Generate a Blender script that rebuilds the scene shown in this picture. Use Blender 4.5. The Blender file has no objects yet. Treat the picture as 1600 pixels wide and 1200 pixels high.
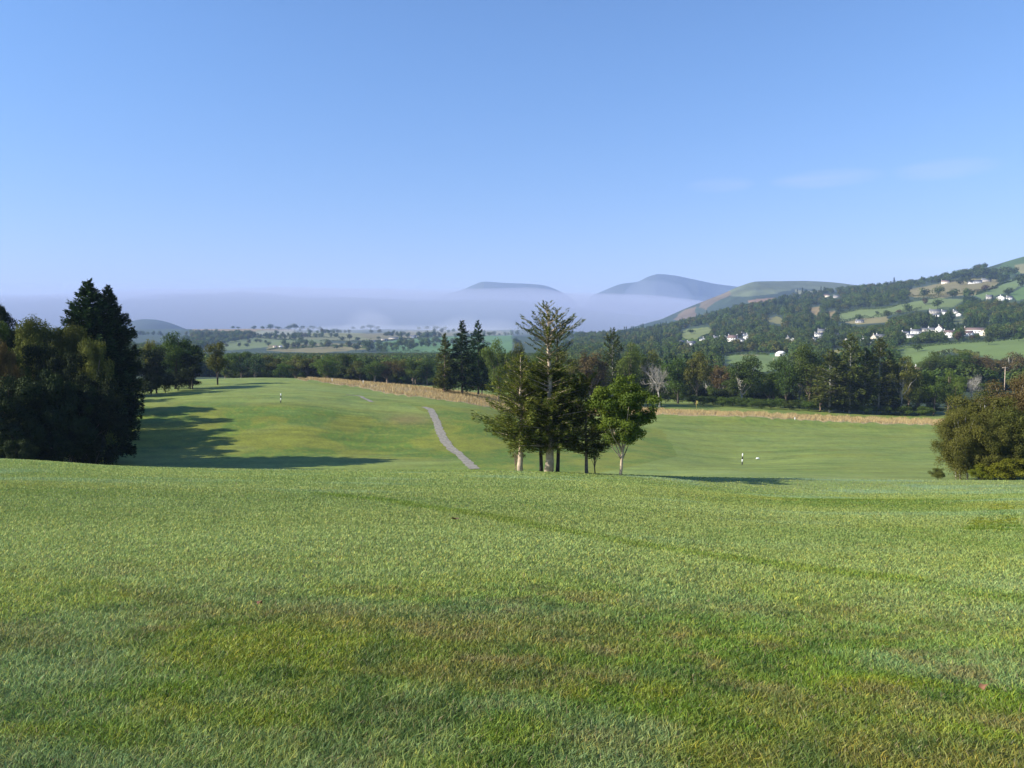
import bpy, math
import numpy as np
from mathutils import Vector

# ------------------------------------------------------------------ camera, sky, sun, exposure
F = 1209.0                      # focal length in pixels of the 1600 px wide photograph
HY = 530.0                      # row of the true horizon
PITCH = math.atan((600 - HY) / F)
SUN_EL, SUN_AZ = math.radians(33), math.radians(-102)   # azimuth from +Y, clockwise
scene = bpy.context.scene
cam_d = bpy.data.cameras.new('camera')
cam = bpy.data.objects.new('camera', cam_d)
scene.collection.objects.link(cam)
cam.location = (0, 0, 0)
cam.rotation_euler = (math.pi / 2 - PITCH, 0, 0)
cam_d.sensor_width = 36
cam_d.lens = 36 * F / 1600
cam_d.clip_start, cam_d.clip_end = 0.1, 60000
scene.camera = cam

world = bpy.data.worlds.new("World")
scene.world = world
world.use_nodes = True
wn, wl = world.node_tree.nodes, world.node_tree.links
wn.clear()
sky = wn.new('ShaderNodeTexSky')
sky.sky_type = 'NISHITA'
sky.sun_disc = False
sky.sun_elevation = SUN_EL
sky.sun_rotation = SUN_AZ
sky.altitude = 0
sky.air_density = 1.0
sky.dust_density = 0.0
sky.ozone_density = 3.0
bg = wn.new('ShaderNodeBackground')
bg.inputs['Strength'].default_value = 0.0925
wo = wn.new('ShaderNodeOutputWorld')
# very faint pink wisps of cloud, far and low on the right
geo = wn.new('ShaderNodeTexCoord')
sep = wn.new('ShaderNodeSeparateXYZ')
wl.new(geo.outputs['Generated'], sep.inputs[0])
def wmath(op, a, b=None, c=None):
    n = wn.new('ShaderNodeMath'); n.operation = op
    for i, v in enumerate((a, b, c)):
        if v is None: continue
        if isinstance(v, (int, float)): n.inputs[i].default_value = v
        else: wl.new(v, n.inputs[i])
    return n.outputs[0]
mp = wn.new('ShaderNodeMapping'); mp.inputs['Scale'].default_value = (9, 9, 70)
wl.new(geo.outputs['Generated'], mp.inputs[0])
nz = wn.new('ShaderNodeTexNoise'); nz.inputs['Scale'].default_value = 1.0; nz.inputs['Detail'].default_value = 6
wl.new(mp.outputs[0], nz.inputs['Vector'])
def blob(px, py, rx, ry):
    v = (600 - py) / F
    d = Vector(((px - 800) / F, math.cos(PITCH) + v * math.sin(PITCH), -math.sin(PITCH) + v * math.cos(PITCH))).normalized()
    ax = wmath('DIVIDE', wmath('SUBTRACT', sep.outputs[0], d.x), rx / F)
    az = wmath('DIVIDE', wmath('SUBTRACT', sep.outputs[2], d.z), ry / F)
    r2 = wmath('ADD', wmath('MULTIPLY', ax, ax), wmath('MULTIPLY', az, az))
    return wmath('MAXIMUM', wmath('SUBTRACT', 1.0, r2), 0.0)
m = wmath('ADD', blob(1290, 279, 75, 14), blob(1476, 264, 60, 15))
m = wmath('ADD', m, blob(1125, 289, 50, 12))
m = wmath('ADD', m, wmath('MULTIPLY', blob(60, 455, 190, 18), 0.8))
m = wmath('ADD', m, blob(245, 462, 45, 12))
m = wmath('ADD', m, wmath('MULTIPLY', blob(1430, 412, 90, 9), 0.7))
m = wmath('MULTIPLY', m, wmath('MULTIPLY_ADD', nz.outputs[0], 2.2, -0.55))
m = wmath('MINIMUM', wmath('MAXIMUM', wmath('MULTIPLY', m, 0.19), 0.0), 0.5)
tint = wn.new('ShaderNodeMix'); tint.data_type = 'RGBA'; tint.blend_type = 'MULTIPLY'
tint.inputs[0].default_value = 1.0
tz = wmath('MINIMUM', wmath('MAXIMUM', wmath('DIVIDE', wmath('SUBTRACT', 0.36, sep.outputs[2]), 0.32), 0.0), 1.0)
tz = wmath('POWER', tz, 1.5)
tcol = wn.new('ShaderNodeMix'); tcol.data_type = 'RGBA'
tcol.inputs[6].default_value = (.90, .95, 1.06, 1); tcol.inputs[7].default_value = (.80, .68, .76, 1)
wl.new(tz, tcol.inputs[0]); wl.new(tcol.outputs[2], tint.inputs[7])
hsv = wn.new('ShaderNodeHueSaturation'); hsv.inputs['Saturation'].default_value = 1.12
wl.new(sky.outputs[0], hsv.inputs['Color']); wl.new(hsv.outputs[0], tint.inputs[6])
mix = wn.new('ShaderNodeMix'); mix.data_type = 'RGBA'
wl.new(m, mix.inputs[0]); wl.new(tint.outputs[2], mix.inputs[6]); mix.inputs[7].default_value = (6.2, 5.8, 7.2, 1)
wl.new(mix.outputs[2], bg.inputs[0]); wl.new(bg.outputs[0], wo.inputs[0])

sun_d = bpy.data.lights.new('sun', 'SUN')
sun_d.energy = 5.0
sun_d.angle = math.radians(0.53)
sun_d.color = (1.0, 0.93, 0.80)
sun = bpy.data.objects.new('sun', sun_d)
scene.collection.objects.link(sun)
sdir = Vector((math.sin(SUN_AZ) * math.cos(SUN_EL), math.cos(SUN_AZ) * math.cos(SUN_EL), math.sin(SUN_EL)))
sun.rotation_euler = sdir.to_track_quat('Z', 'Y').to_euler()
scene.view_settings.view_transform = 'Standard'
scene.view_settings.look = 'None'
scene.view_settings.gamma = 1
scene.view_settings.exposure = 1.0
scene.cycles.max_bounces = 6
scene.cycles.diffuse_bounces = 3
scene.cycles.transmission_bounces = 4
scene.cycles.volume_bounces = 1
scene.cycles.use_denoising = True

# ------------------------------------------------------------------ helpers
RNG = np.random.default_rng(7)
def ratio(py):                                  # height over distance of the ray through a row
    v = (600 - py) / F
    return (-math.sin(PITCH) + v * math.cos(PITCH)) / (math.cos(PITCH) + v * math.sin(PITCH))
def ray(px, py):
    v = (600 - py) / F
    return ((px - 800) / F, math.cos(PITCH) + v * math.sin(PITCH), -math.sin(PITCH) + v * math.cos(PITCH))
def project(X, Y, Z):
    d = np.maximum(Y * math.cos(PITCH) - Z * math.sin(PITCH), 1e-3)
    return 800 + F * X / d, 600 - F * (Y * math.sin(PITCH) + Z * math.cos(PITCH)) / d

def smooth(a, b, x):
    t = np.clip((x - a) / (b - a), 0, 1)
    return t * t * (3 - 2 * t)
_tab = RNG.random((256, 256))
def vnoise(x, y):
    xi = np.floor(x).astype(np.int64); yi = np.floor(y).astype(np.int64)
    fx = x - xi; fy = y - yi
    fx = fx * fx * (3 - 2 * fx); fy = fy * fy * (3 - 2 * fy)
    a = _tab[xi & 255, yi & 255]; b = _tab[(xi + 1) & 255, yi & 255]
    c = _tab[xi & 255, (yi + 1) & 255]; d = _tab[(xi + 1) & 255, (yi + 1) & 255]
    return (a * (1 - fx) + b * fx) * (1 - fy) + (c * (1 - fx) + d * fx) * fy
def fbm(x, y, o=4):
    s = 0; a = 0.5; n = 0
    for k in range(o):
        s = s + a * vnoise(x + 17.3 * k, y - 9.1 * k); n += a; a *= 0.5; x = x * 2.03; y = y * 2.03
    return s / n                                 # 0..1
def inpoly(x, y, poly):
    r = np.zeros(np.shape(x), bool)
    n = len(poly)
    for i in range(n):
        x1, y1 = poly[i]; x2, y2 = poly[(i + 1) % n]
        if y1 == y2: continue
        c = ((y1 > y) != (y2 > y)) & (x < (x2 - x1) * (y - y1) / (y2 - y1) + x1)
        r ^= c
    return r

def mesh_data(name, V, polys, mats=(), attrs=None, smooth_shade=False, colors=None):
    """V: (n,3); polys: list of (m,k) int arrays"""
    me = bpy.data.meshes.new(name)
    V = np.ascontiguousarray(V, np.float32)
    polys = [p for p in polys if len(p)]
    nl = sum(p.size for p in polys); npoly = sum(len(p) for p in polys)
    me.vertices.add(len(V)); me.vertices.foreach_set('co', V.ravel())
    me.loops.add(nl); me.loops.foreach_set('vertex_index', np.concatenate([p.ravel() for p in polys]).astype(np.int32))
    me.polygons.add(npoly)
    tot = np.concatenate([np.full(len(p), p.shape[1], np.int32) for p in polys])
    st = np.concatenate([[0], np.cumsum(tot)[:-1]]).astype(np.int32)
    me.polygons.foreach_set('loop_start', st)
    me.polygons.foreach_set('loop_total', tot)
    if smooth_shade: me.polygons.foreach_set('use_smooth', np.ones(npoly, bool))
    for m_ in mats: me.materials.append(m_)
    if attrs:
        for k, (dom, arr) in attrs.items():
            a = me.attributes.new(k, 'FLOAT', dom); a.data.foreach_set('value', np.ascontiguousarray(arr, np.float32))
    if colors is not None:
        a = me.attributes.new('gcol', 'FLOAT_COLOR', 'POINT')
        c = np.ones((len(V), 4), np.float32); c[:, :3] = colors
        a.data.foreach_set('color', c.ravel())
    me.update(calc_edges=True)
    return me
def link(name, data, parent=None, **props):
    o = bpy.data.objects.new(name, data)
    scene.collection.objects.link(o)
    if parent is not None: o.parent = parent
    for k, v in props.items(): o[k] = v
    return o
def tag(o, label, cat, group=None):
    o['label'] = label; o['category'] = cat
    if group: o['group'] = group
    return o

class MB:                                        # collects boxes, tubes and prisms into one mesh
    def __init__(s): s.v = []; s.q = []; s.t = []; s.n = 0
    def add(s, V, Q=None, T=None):
        V = np.asarray(V, float).reshape(-1, 3)
        if Q is not None and len(Q): s.q.append(np.asarray(Q, int) + s.n)
        if T is not None and len(T): s.t.append(np.asarray(T, int) + s.n)
        s.v.append(V); s.n += len(V)
    def box(s, x0, x1, y0, y1, z0, z1):
        s.add([(x0, y0, z0), (x1, y0, z0), (x1, y1, z0), (x0, y1, z0), (x0, y0, z1), (x1, y0, z1), (x1, y1, z1), (x0, y1, z1)],
              [(0, 3, 2, 1), (4, 5, 6, 7), (0, 1, 5, 4), (1, 2, 6, 5), (2, 3, 7, 6), (3, 0, 4, 7)])
    def tube(s, pts, rad, k=6):
        pts = np.asarray(pts, float); n = len(pts)
        rad = np.broadcast_to(np.asarray(rad, float), (n,))
        d = np.gradient(pts, axis=0); d /= np.linalg.norm(d, axis=1)[:, None] + 1e-9
        ref = np.where(np.abs(d[:, 2:3]) > 0.9, np.array([[1., 0, 0]]), np.array([[0, 0, 1.]]))
        a = np.cross(d, ref); a /= np.linalg.norm(a, axis=1)[:, None] + 1e-9
        b = np.cross(d, a)
        th = np.arange(k) * 2 * math.pi / k
        V = pts[:, None] + rad[:, None, None] * (np.cos(th)[None, :, None] * a[:, None] + np.sin(th)[None, :, None] * b[:, None])
        i = np.arange(n - 1)[:, None] * k; j = np.arange(k)[None]
        j2 = (j + 1) % k
        Q = np.stack([i + j, i + j2, i + k + j2, i + k + j], -1).reshape(-1, 4)
        V = V.reshape(-1, 3)
        m = len(V)
        V = np.vstack([V, pts[:1], pts[-1:]])
        jj = np.arange(k)
        T = np.vstack([np.stack([np.full(k, m), (jj + 1) % k, jj], -1), np.stack([np.full(k, m + 1), (n - 1) * k + jj, (n - 1) * k + (jj + 1) % k], -1)])
        s.add(V, Q, T)
    def data(s, name, mat, sm=False):
        P = []
        if s.q: P.append(np.vstack(s.q))
        if s.t: P.append(np.vstack(s.t))
        return mesh_data(name, np.vstack(s.v), P, [mat], smooth_shade=sm)

# ------------------------------------------------------------------ materials
def newmat(name):
    m = bpy.data.materials.new(name); m.use_nodes = True
    nt = m.node_tree; nt.nodes.clear()
    out = nt.nodes.new('ShaderNodeOutputMaterial')
    return m, nt, out
def pbr(name, col, rough=0.8, noise=0.0, scale=5.0, metal=0.0, bump=0.0):
    m, nt, out = newmat(name)
    p = nt.nodes.new('ShaderNodeBsdfPrincipled')
    p.inputs['Base Color'].default_value = (*col, 1); p.inputs['Roughness'].default_value = rough
    p.inputs['Metallic'].default_value = metal
    nt.links.new(p.outputs[0], out.inputs[0])
    if noise or bump:
        tc = nt.nodes.new('ShaderNodeTexCoord')
        n = nt.nodes.new('ShaderNodeTexNoise'); n.inputs['Scale'].default_value = scale; n.inputs['Detail'].default_value = 5
        nt.links.new(tc.outputs['Object'], n.inputs['Vector'])
        r = nt.nodes.new('ShaderNodeValToRGB')
        r.color_ramp.elements[0].position = .3; r.color_ramp.elements[1].position = .7
        r.color_ramp.elements[0].color = (*[c * (1 - noise) for c in col], 1)
        r.color_ramp.elements[1].color = (*[min(1, c * (1 + noise)) for c in col], 1)
        nt.links.new(n.outputs[0], r.inputs[0]); nt.links.new(r.outputs[0], p.inputs['Base Color'])
        if bump:
            b = nt.nodes.new('ShaderNodeBump'); b.inputs['Strength'].default_value = bump; b.inputs['Distance'].default_value = .05
            nt.links.new(n.outputs[0], b.inputs['Height']); nt.links.new(b.outputs[0], p.inputs['Normal'])
    return m
def leafmat(name, c1, c2, trans=0.3, gloss=0.012):
    m, nt, out = newmat(name)
    N, L = nt.nodes, nt.links
    at = N.new('ShaderNodeAttribute'); at.attribute_name = 'tint'
    mx = N.new('ShaderNodeMix'); mx.data_type = 'RGBA'
    mx.inputs[6].default_value = (*c1, 1); mx.inputs[7].default_value = (*c2, 1)
    L.new(at.outputs['Fac'], mx.inputs[0])
    oi = N.new('ShaderNodeObjectInfo')
    hs = N.new('ShaderNodeHueSaturation')
    mr = N.new('ShaderNodeMapRange'); mr.inputs['To Min'].default_value = 0.75; mr.inputs['To Max'].default_value = 1.2
    L.new(oi.outputs['Random'], mr.inputs[0]); L.new(mr.outputs[0], hs.inputs['Value'])
    mr2 = N.new('ShaderNodeMapRange'); mr2.inputs['To Min'].default_value = 0.485; mr2.inputs['To Max'].default_value = 0.515
    ml = N.new('ShaderNodeMath'); ml.operation = 'MULTIPLY'; ml.inputs[1].default_value = 7.31
    fr = N.new('ShaderNodeMath'); fr.operation = 'FRACT'
    L.new(oi.outputs['Random'], ml.inputs[0]); L.new(ml.outputs[0], fr.inputs[0]); L.new(fr.outputs[0], mr2.inputs[0])
    L.new(mr2.outputs[0], hs.inputs['Hue'])
    L.new(mx.outputs[2], hs.inputs['Color'])
    d = N.new('ShaderNodeBsdfDiffuse'); t = N.new('ShaderNodeBsdfTranslucent'); g = N.new('ShaderNodeBsdfGlossy')
    g.inputs['Roughness'].default_value = 0.6; g.inputs['Color'].default_value = (.8, .9, .7, 1)
    s1 = N.new('ShaderNodeMixShader'); s1.inputs[0].default_value = trans
    s2 = N.new('ShaderNodeMixShader'); s2.inputs[0].default_value = gloss
    L.new(hs.outputs[0], d.inputs[0]); L.new(hs.outputs[0], t.inputs[0])
    L.new(d.outputs[0], s1.inputs[1]); L.new(t.outputs[0], s1.inputs[2])
    L.new(s1.outputs[0], s2.inputs[1]); L.new(g.outputs[0], s2.inputs[2]); L.new(s2.outputs[0], out.inputs[0])
    return m
# ------------------------------------------------------------------ terrain
# each column: azimuth (as a photo column), then (distance, photo row) of the land there; 'z' marks a height instead
COLS = {
 -500: [(60,'z',-9.2),(72,'z',-11),(90,'z',-13),(140,'z',-12.5),(250,'z',-11),(400,'z',-10),(800,'z',-14),(1500,'z',-5),(2500,'z',20),(4000,'z',40),(5000,'z',-10),(10500,'z',-30)],
 0:    [(40,'z',-6.9),(60,'z',-9.35),(67,719.5),(74,'z',-12.4),(86,'z',-16),(105,'z',-15.5),(140,'z',-13),(200,'z',-12),(300,'z',-13),(600,'z',-18),(1000,548),(1500,540),(2500,521),(3500,514),(5000,'z',-10),(10500,'z',-30)],
 200:  [(40,'z',-7.1),(60,'z',-10.0),(67,730),(74,'z',-13.6),(88,'z',-17.2),(105,'z',-17.3),(120,702),(133,666),(146,636),(156,627),(185,610),(225,597),(260,594),(330,'z',-19),(600,'z',-22),(1000,555),(1500,542),(2500,522),(3500,514),(5000,'z',-10),(10500,'z',-30)],
 440:  [(40,'z',-7.3),(60,'z',-10.3),(67,734),(74,'z',-14.2),(88,'z',-17.8),(105,735),(118,708),(130,676),(142,646),(151,629),(185,608),(228,592.5),(260,590.5),(330,'z',-19),(600,'z',-23),(1000,556),(1500,545),(2500,522),(3300,515),(5000,'z',-10),(10500,'z',-30)],
 600:  [(40,'z',-7.4),(60,'z',-10.3),(67,735),(74,'z',-14.3),(88,'z',-18),(105,737),(120,712),(135,680),(150,650),(168,630),(195,615),(208,610),(218,602),(240,601),(262,606),(300,603),(340,600),(400,'z',-24),(600,'z',-27),(1000,558),(1500,545),(2500,524),(3300,516),(5000,'z',-10),(10500,'z',-30)],
 740:  [(40,'z',-7.5),(60,'z',-10.3),(67,736),(74,'z',-14.3),(88,'z',-18),(105,738),(120,710),(135,680),(150,656),(168,640),(190,631),(200,626),(212,618),(228,618),(262,614),(320,607),(400,'z',-26),(600,'z',-28),(1000,560),(1500,545),(2500,525),(3300,517),(5000,'z',-10),(10500,'z',-30)],
 860:  [(40,'z',-7.6),(60,'z',-10.5),(67,738),(75,'z',-14.2),(88,'z',-17.7),(100,740),(120,715),(140,692),(160,674),(190,661),(207,654),(215,644),(232,641),(270,630),(330,620),(420,'z',-28),(700,'z',-27),(1000,556),(1500,540),(2500,524),(3300,517),(5000,'z',-10),(10500,'z',-30)],
 1000: [(40,'z',-7.9),(60,'z',-10.9),(67,742),(76,'z',-14.0),(88,'z',-16.4),(100,738),(120,715),(145,695),(190,666),(212,654),(224,645),(245,641),(270,632),(310,627),(420,'z',-28),(700,582),(1000,552),(1400,530),(1900,520),(2500,519),(5000,'z',-10),(10500,'z',-30)],
 1160: [(40,'z',-8.3),(60,'z',-11.6),(67,749),(80,744.5),(95,738),(112,731),(130,724),(170,690),(205,666),(216,652),(225,648),(245,642),(268,636),(320,630),(450,610),(600,585),(750,557),(850,553),(1000,540),(1300,515),(1700,492),(2000,484),(2600,'z',60),(5000,'z',-10),(10500,'z',-30)],
 1300: [(40,'z',-8.5),(60,'z',-11.9),(70,751),(85,746),(100,736),(130,716),(170,690),(205,670),(216,658),(230,654),(250,650),(270,645),(320,632),(450,606),(600,582),(750,560),(1000,532),(1300,500),(1600,478),(1900,464),(2200,459),(2700,'z',110),(5000,'z',0),(10500,'z',-30)],
 1450: [(40,'z',-8.5),(60,'z',-11.9),(70,752),(82,748),(100,738),(130,718),(170,693),(205,673),(216,664),(230,660),(250,655),(270,648),(320,630),(400,608),(550,574),(700,548),(950,518),(1200,490),(1500,460),(1750,446),(2000,441),(2600,'z',140),(5000,'z',0),(10500,'z',-30)],
 1600: [(40,'z',-8.4),(60,'z',-11.8),(70,752),(82,749),(100,738),(130,718),(170,693),(205,673),(216,664),(230,660),(250,655),(270,648),(320,630),(400,606),(550,565),(700,535),(950,508),(1200,476),(1500,444),(1800,418),(2100,398),(2500,'z',225),(5000,'z',0),(10500,'z',-30)],
 2100: [(40,'z',-8.0),(60,'z',-11.5),(70,750),(85,'z',-14),(130,'z',-16),(250,'z',-16),(320,'z',-14),(400,'z',-5),(550,'z',20),(700,'z',40),(1200,'z',140),(1800,'z',300),(2300,'z',420),(3000,'z',400),(5000,'z',0),(10500,'z',-30)],
}
LY = np.linspace(math.log(0.5), math.log(11500), 1300)
PXT = np.arange(-500, 2101, 10.0)
def pchip(x, y, xi):
    x = np.asarray(x, float); y = np.asarray(y, float)
    h = np.diff(x); d = np.diff(y) / h
    m_ = np.zeros(len(x)); m_[0] = d[0]; m_[-1] = d[-1]
    for i in range(1, len(x) - 1):
        if d[i - 1] * d[i] > 0:
            w1 = 2 * h[i] + h[i - 1]; w2 = h[i] + 2 * h[i - 1]
            m_[i] = (w1 + w2) / (w1 / d[i - 1] + w2 / d[i])
    k = np.clip(np.searchsorted(x, xi) - 1, 0, len(x) - 2)
    t = (xi - x[k]) / h[k]; t = np.clip(t, 0, 1)
    return ((2*t**3-3*t**2+1)*y[k] + (t**3-2*t**2+t)*h[k]*m_[k] + (-2*t**3+3*t**2)*y[k+1] + (t**3-t**2)*h[k]*m_[k+1])
def build_table():
    keys = sorted(COLS)
    R = []
    for c in keys:
        P = [(Y[0], (Y[2] if Y[1] == 'z' else Y[0] * ratio(Y[1]))) for Y in COLS[c]]
        s40 = (-P[0][1] - 1.6) / 40.0
        near = [(0.4, -1.6 - 0.4 * s40), (4, -1.6 - s40 * 4.0), (12, -1.6 - s40 * 12 + .02), (25, -1.6 - s40 * 25 + .02)]
        P = near + P
        R.append(pchip([math.log(p[0]) for p in P], [p[1] for p in P], LY))
    R = np.array(R)
    # keep rings of the near field straight in distance, not in log distance
    G = np.empty((len(PXT), len(LY)))
    for j in range(len(LY)): G[:, j] = pchip(keys, R[:, j], PXT)
    def blur(A, ax, r):
        k = np.exp(-0.5 * (np.arange(-3 * r, 3 * r + 1) / r) ** 2); k /= k.sum()
        pad = [(0, 0), (0, 0)]; pad[ax] = (3 * r, 3 * r)
        B = np.pad(A, pad, 'edge')
        return np.apply_along_axis(lambda v: np.convolve(v, k, 'valid'), ax, B)
    G = blur(G, 1, 2); G = blur(G, 0, 3)
    return G
TAB = build_table()
def table(px, Y):
    i = np.clip((px - PXT[0]) / 10.0, 0, len(PXT) - 1.001); j = np.clip((np.log(np.maximum(Y, .5)) - LY[0]) / (LY[1] - LY[0]), 0, len(LY) - 1.001)
    i0 = i.astype(int); j0 = j.astype(int); a = i - i0; b = j - j0
    return (TAB[i0, j0]*(1-a)+TAB[i0+1, j0]*a)*(1-b) + (TAB[i0, j0+1]*(1-a)+TAB[i0+1, j0+1]*a)*b
AZM = math.radians(46)
def terr(X, Y):
    X = np.asarray(X, float); Y = np.asarray(Y, float)
    r = np.hypot(X, Y); az = np.arctan2(X, Y)
    azc = np.clip(az, -AZM, AZM)
    px = 800 + F * np.tan(azc)
    Yt = r * np.cos(azc)
    z = table(px, Yt)
    w = smooth(AZM, math.pi, np.abs(az)) * 0.5
    z2 = table(800 + F * np.tan(-azc), Yt)
    z = z * (1 - w) + z2 * w
    z = z + smooth(6, 30, r) * (1 - smooth(45, 80, r)) * 0.10 * (fbm(X / 9, Y / 9, 2) - .5)
    z = z + smooth(75, 130, r) * (1 - smooth(350, 500, r)) * 0.5 * (fbm(X / 22, Y / 22, 3) - .5)
    a = smooth(450, 1400, r)
    z = z + a * (14 * (fbm(X / 190, Y / 190, 4) - .5) + 10 * (fbm(X / 420 + 5, Y / 420, 2) - .5))
    return z
HYS = np.exp(np.linspace(math.log(1.2), math.log(9000), 3500))
def hit(px, py, ymin=1.0):
    d = ray(px, py)
    Ys = HYS[HYS >= ymin]; X = Ys * d[0] / d[1]; Z = Ys * d[2] / d[1]
    below = np.nonzero(Z <= terr(X, Ys))[0]
    if len(below) == 0: return None
    k = below[0]
    if k == 0: Yh = Ys[0]
    else:
        f0 = Z[k-1] - terr(X[k-1], Ys[k-1]); f1 = Z[k] - terr(X[k], Ys[k])
        Yh = Ys[k-1] + (Ys[k] - Ys[k-1]) * f0 / (f0 - f1 + 1e-9)
    Xh = Yh * d[0] / d[1]
    return float(Xh), float(Yh), float(terr(Xh, Yh))
def at_depth(px, Y):                             # ground point under a photo column at a known distance
    X = (px - 800) / F * Y * 1.002
    return float(X), float(Y), float(terr(X, Y))

# ---- where the fields lie on the hillsides (outlines in photo coordinates, laid onto the land)
FIELDS = [  # polygon, colour, min distance
 ([(300,508),(460,515),(470,523),(400,526),(300,522)], (.19,.15,.085), 900),
 ([(300,522),(400,520),(395,530),(350,536),(300,548)], (.035,.06,.03), 900),
 ([(345,536),(395,527),(440,525),(520,528),(500,538),(440,541),(350,548)], (.10,.14,.055), 900),
 ([(420,540),(500,536),(560,537),(575,545),(500,552),(415,548)], (.15,.145,.07), 900),
 ([(400,516),(540,520),(680,524),(680,530),(540,532),(400,528)], (.135,.15,.07), 900),
 ([(585,535),(640,530),(690,526),(800,524),(800,552),(690,552),(640,551),(590,549)], (.07,.15,.06), 900),
 ([(560,522),(700,514),(800,518),(800,523),(690,525),(580,532)], (.13,.13,.07), 900),
 ([(905,514),(1000,517),(1000,521),(905,519)], (.15,.15,.08), 900),
 ([(1062,520),(1075,514),(1112,511),(1113,519),(1095,524),(1088,533),(1064,530)], (.115,.15,.055), 500),
 ([(1196,497),(1212,494),(1226,499),(1222,507),(1200,504)], (.14,.15,.07), 500),
 ([(1118,557),(1172,552),(1240,556),(1240,570),(1190,582),(1172,572),(1120,566)], (.10,.155,.05), 400),
 ([(1262,482),(1285,478),(1275,494)], (.17,.14,.08), 500),
 ([(1288,488),(1306,485),(1300,498)], (.16,.14,.08), 500),
 ([(1308,492),(1340,484),(1382,482),(1400,476),(1425,472),(1470,466),(1508,468),(1490,480),(1470,484),(1430,484),(1395,492),(1340,500),(1308,503)], (.10,.145,.055), 500),
 ([(1316,504),(1350,497),(1386,494),(1390,503),(1345,507)], (.16,.155,.085), 500),
 ([(1418,452),(1470,443),(1500,436),(1560,436),(1560,452),(1520,462),(1500,462),(1470,466),(1420,464)], (.15,.145,.075), 500),
 ([(1522,461),(1555,449),(1584,436),(1600,433),(1600,444),(1570,458),(1535,468)], (.10,.155,.06), 500),
 ([(1578,460),(1600,446),(1620,446),(1620,462),(1590,470)], (.08,.15,.05), 500),
 ([(1552,424),(1585,398),(1620,385),(1700,350),(1700,430),(1600,425),(1580,432)], (.05,.095,.04), 800),
 ([(1585,415),(1600,412),(1610,425),(1594,428)], (.16,.17,.10), 800),
 ([(1486,500),(1510,497),(1512,504),(1490,507)], (.11,.14,.055), 500),
 ([(1538,497),(1556,493),(1552,502),(1541,503)], (.11,.15,.055), 500),
 ([(1395,543),(1420,541),(1500,535),(1560,532),(1590,528),(1640,527),(1640,556),(1560,562),(1490,550),(1460,556),(1440,575),(1425,570),(1400,556)], (.105,.165,.05), 380),
 ([(1280,552),(1300,547),(1326,546),(1326,553),(1285,556)], (.15,.155,.07), 380),
]
STRAW = [([(462,592),(500,591),(560,594),(620,597),(680,603),(740,612),(800,622),(800,640),(765,637),(720,629),(670,622),(620,617),(570,607),(520,599)], 190, 262),
         ([(300,578),(352,580),(352,588),(300,588)], 235, 420),
         ([(780,628),(900,634),(1045,640),(1100,642),(1200,646),(1300,651),(1465,656),(1520,660),(1520,668),(1465,664),(1300,659),(1150,650),(1045,648),(900,650),(770,645)], 190, 262)]
def strawmask(px, py, Y):
    s = np.zeros(np.shape(px), bool)
    for poly, a, b in STRAW: s |= inpoly(px, py + 1.5 * (vnoise(px / 9.0, px * 0) - .5) * 2, poly) & (Y > a) & (Y < b)
    return s
TRACKS = [[(470,768),(620,784),(740,803),(860,826),(1000,852),(1200,880),(1400,905),(1620,940)],
          [(1280,800),(1330,812),(1480,843),(1640,866)]]
FOOT = [[(1528,828),(1533,818),(1546,808),(1558,800),(1563,788)],[(1566,790),(1572,806),(1571,822),(1575,830)]]
def polydist(px, py, pl):
    best = np.full(np.shape(px), 1e9)
    for (x1, y1), (x2, y2) in zip(pl[:-1], pl[1:]):
        dx, dy = x2 - x1, y2 - y1
        t = np.clip(((px - x1) * dx + (py - y1) * dy) / (dx * dx + dy * dy), 0, 1)
        best = np.minimum(best, np.hypot(px - x1 - t * dx, py - y1 - t * dy))
    return best
def world_line(pl):
    r = []
    for (x, y) in pl:
        h = hit(x, y); r.append((h[0], h[1]))
    return r
TRW = [world_line(t) for t in TRACKS]
FTW = [world_line(t) for t in FOOT]
def mixc(c, d, w): return c * (1 - w[..., None]) + np.asarray(d) * w[..., None]
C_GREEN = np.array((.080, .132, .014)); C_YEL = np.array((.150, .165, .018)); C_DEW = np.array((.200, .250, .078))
C_BROWN = np.array((.135, .112, .045)); C_DARK = np.array((.045, .085, .018)); C_BLUE = np.array((.165, .238, .112))
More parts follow.
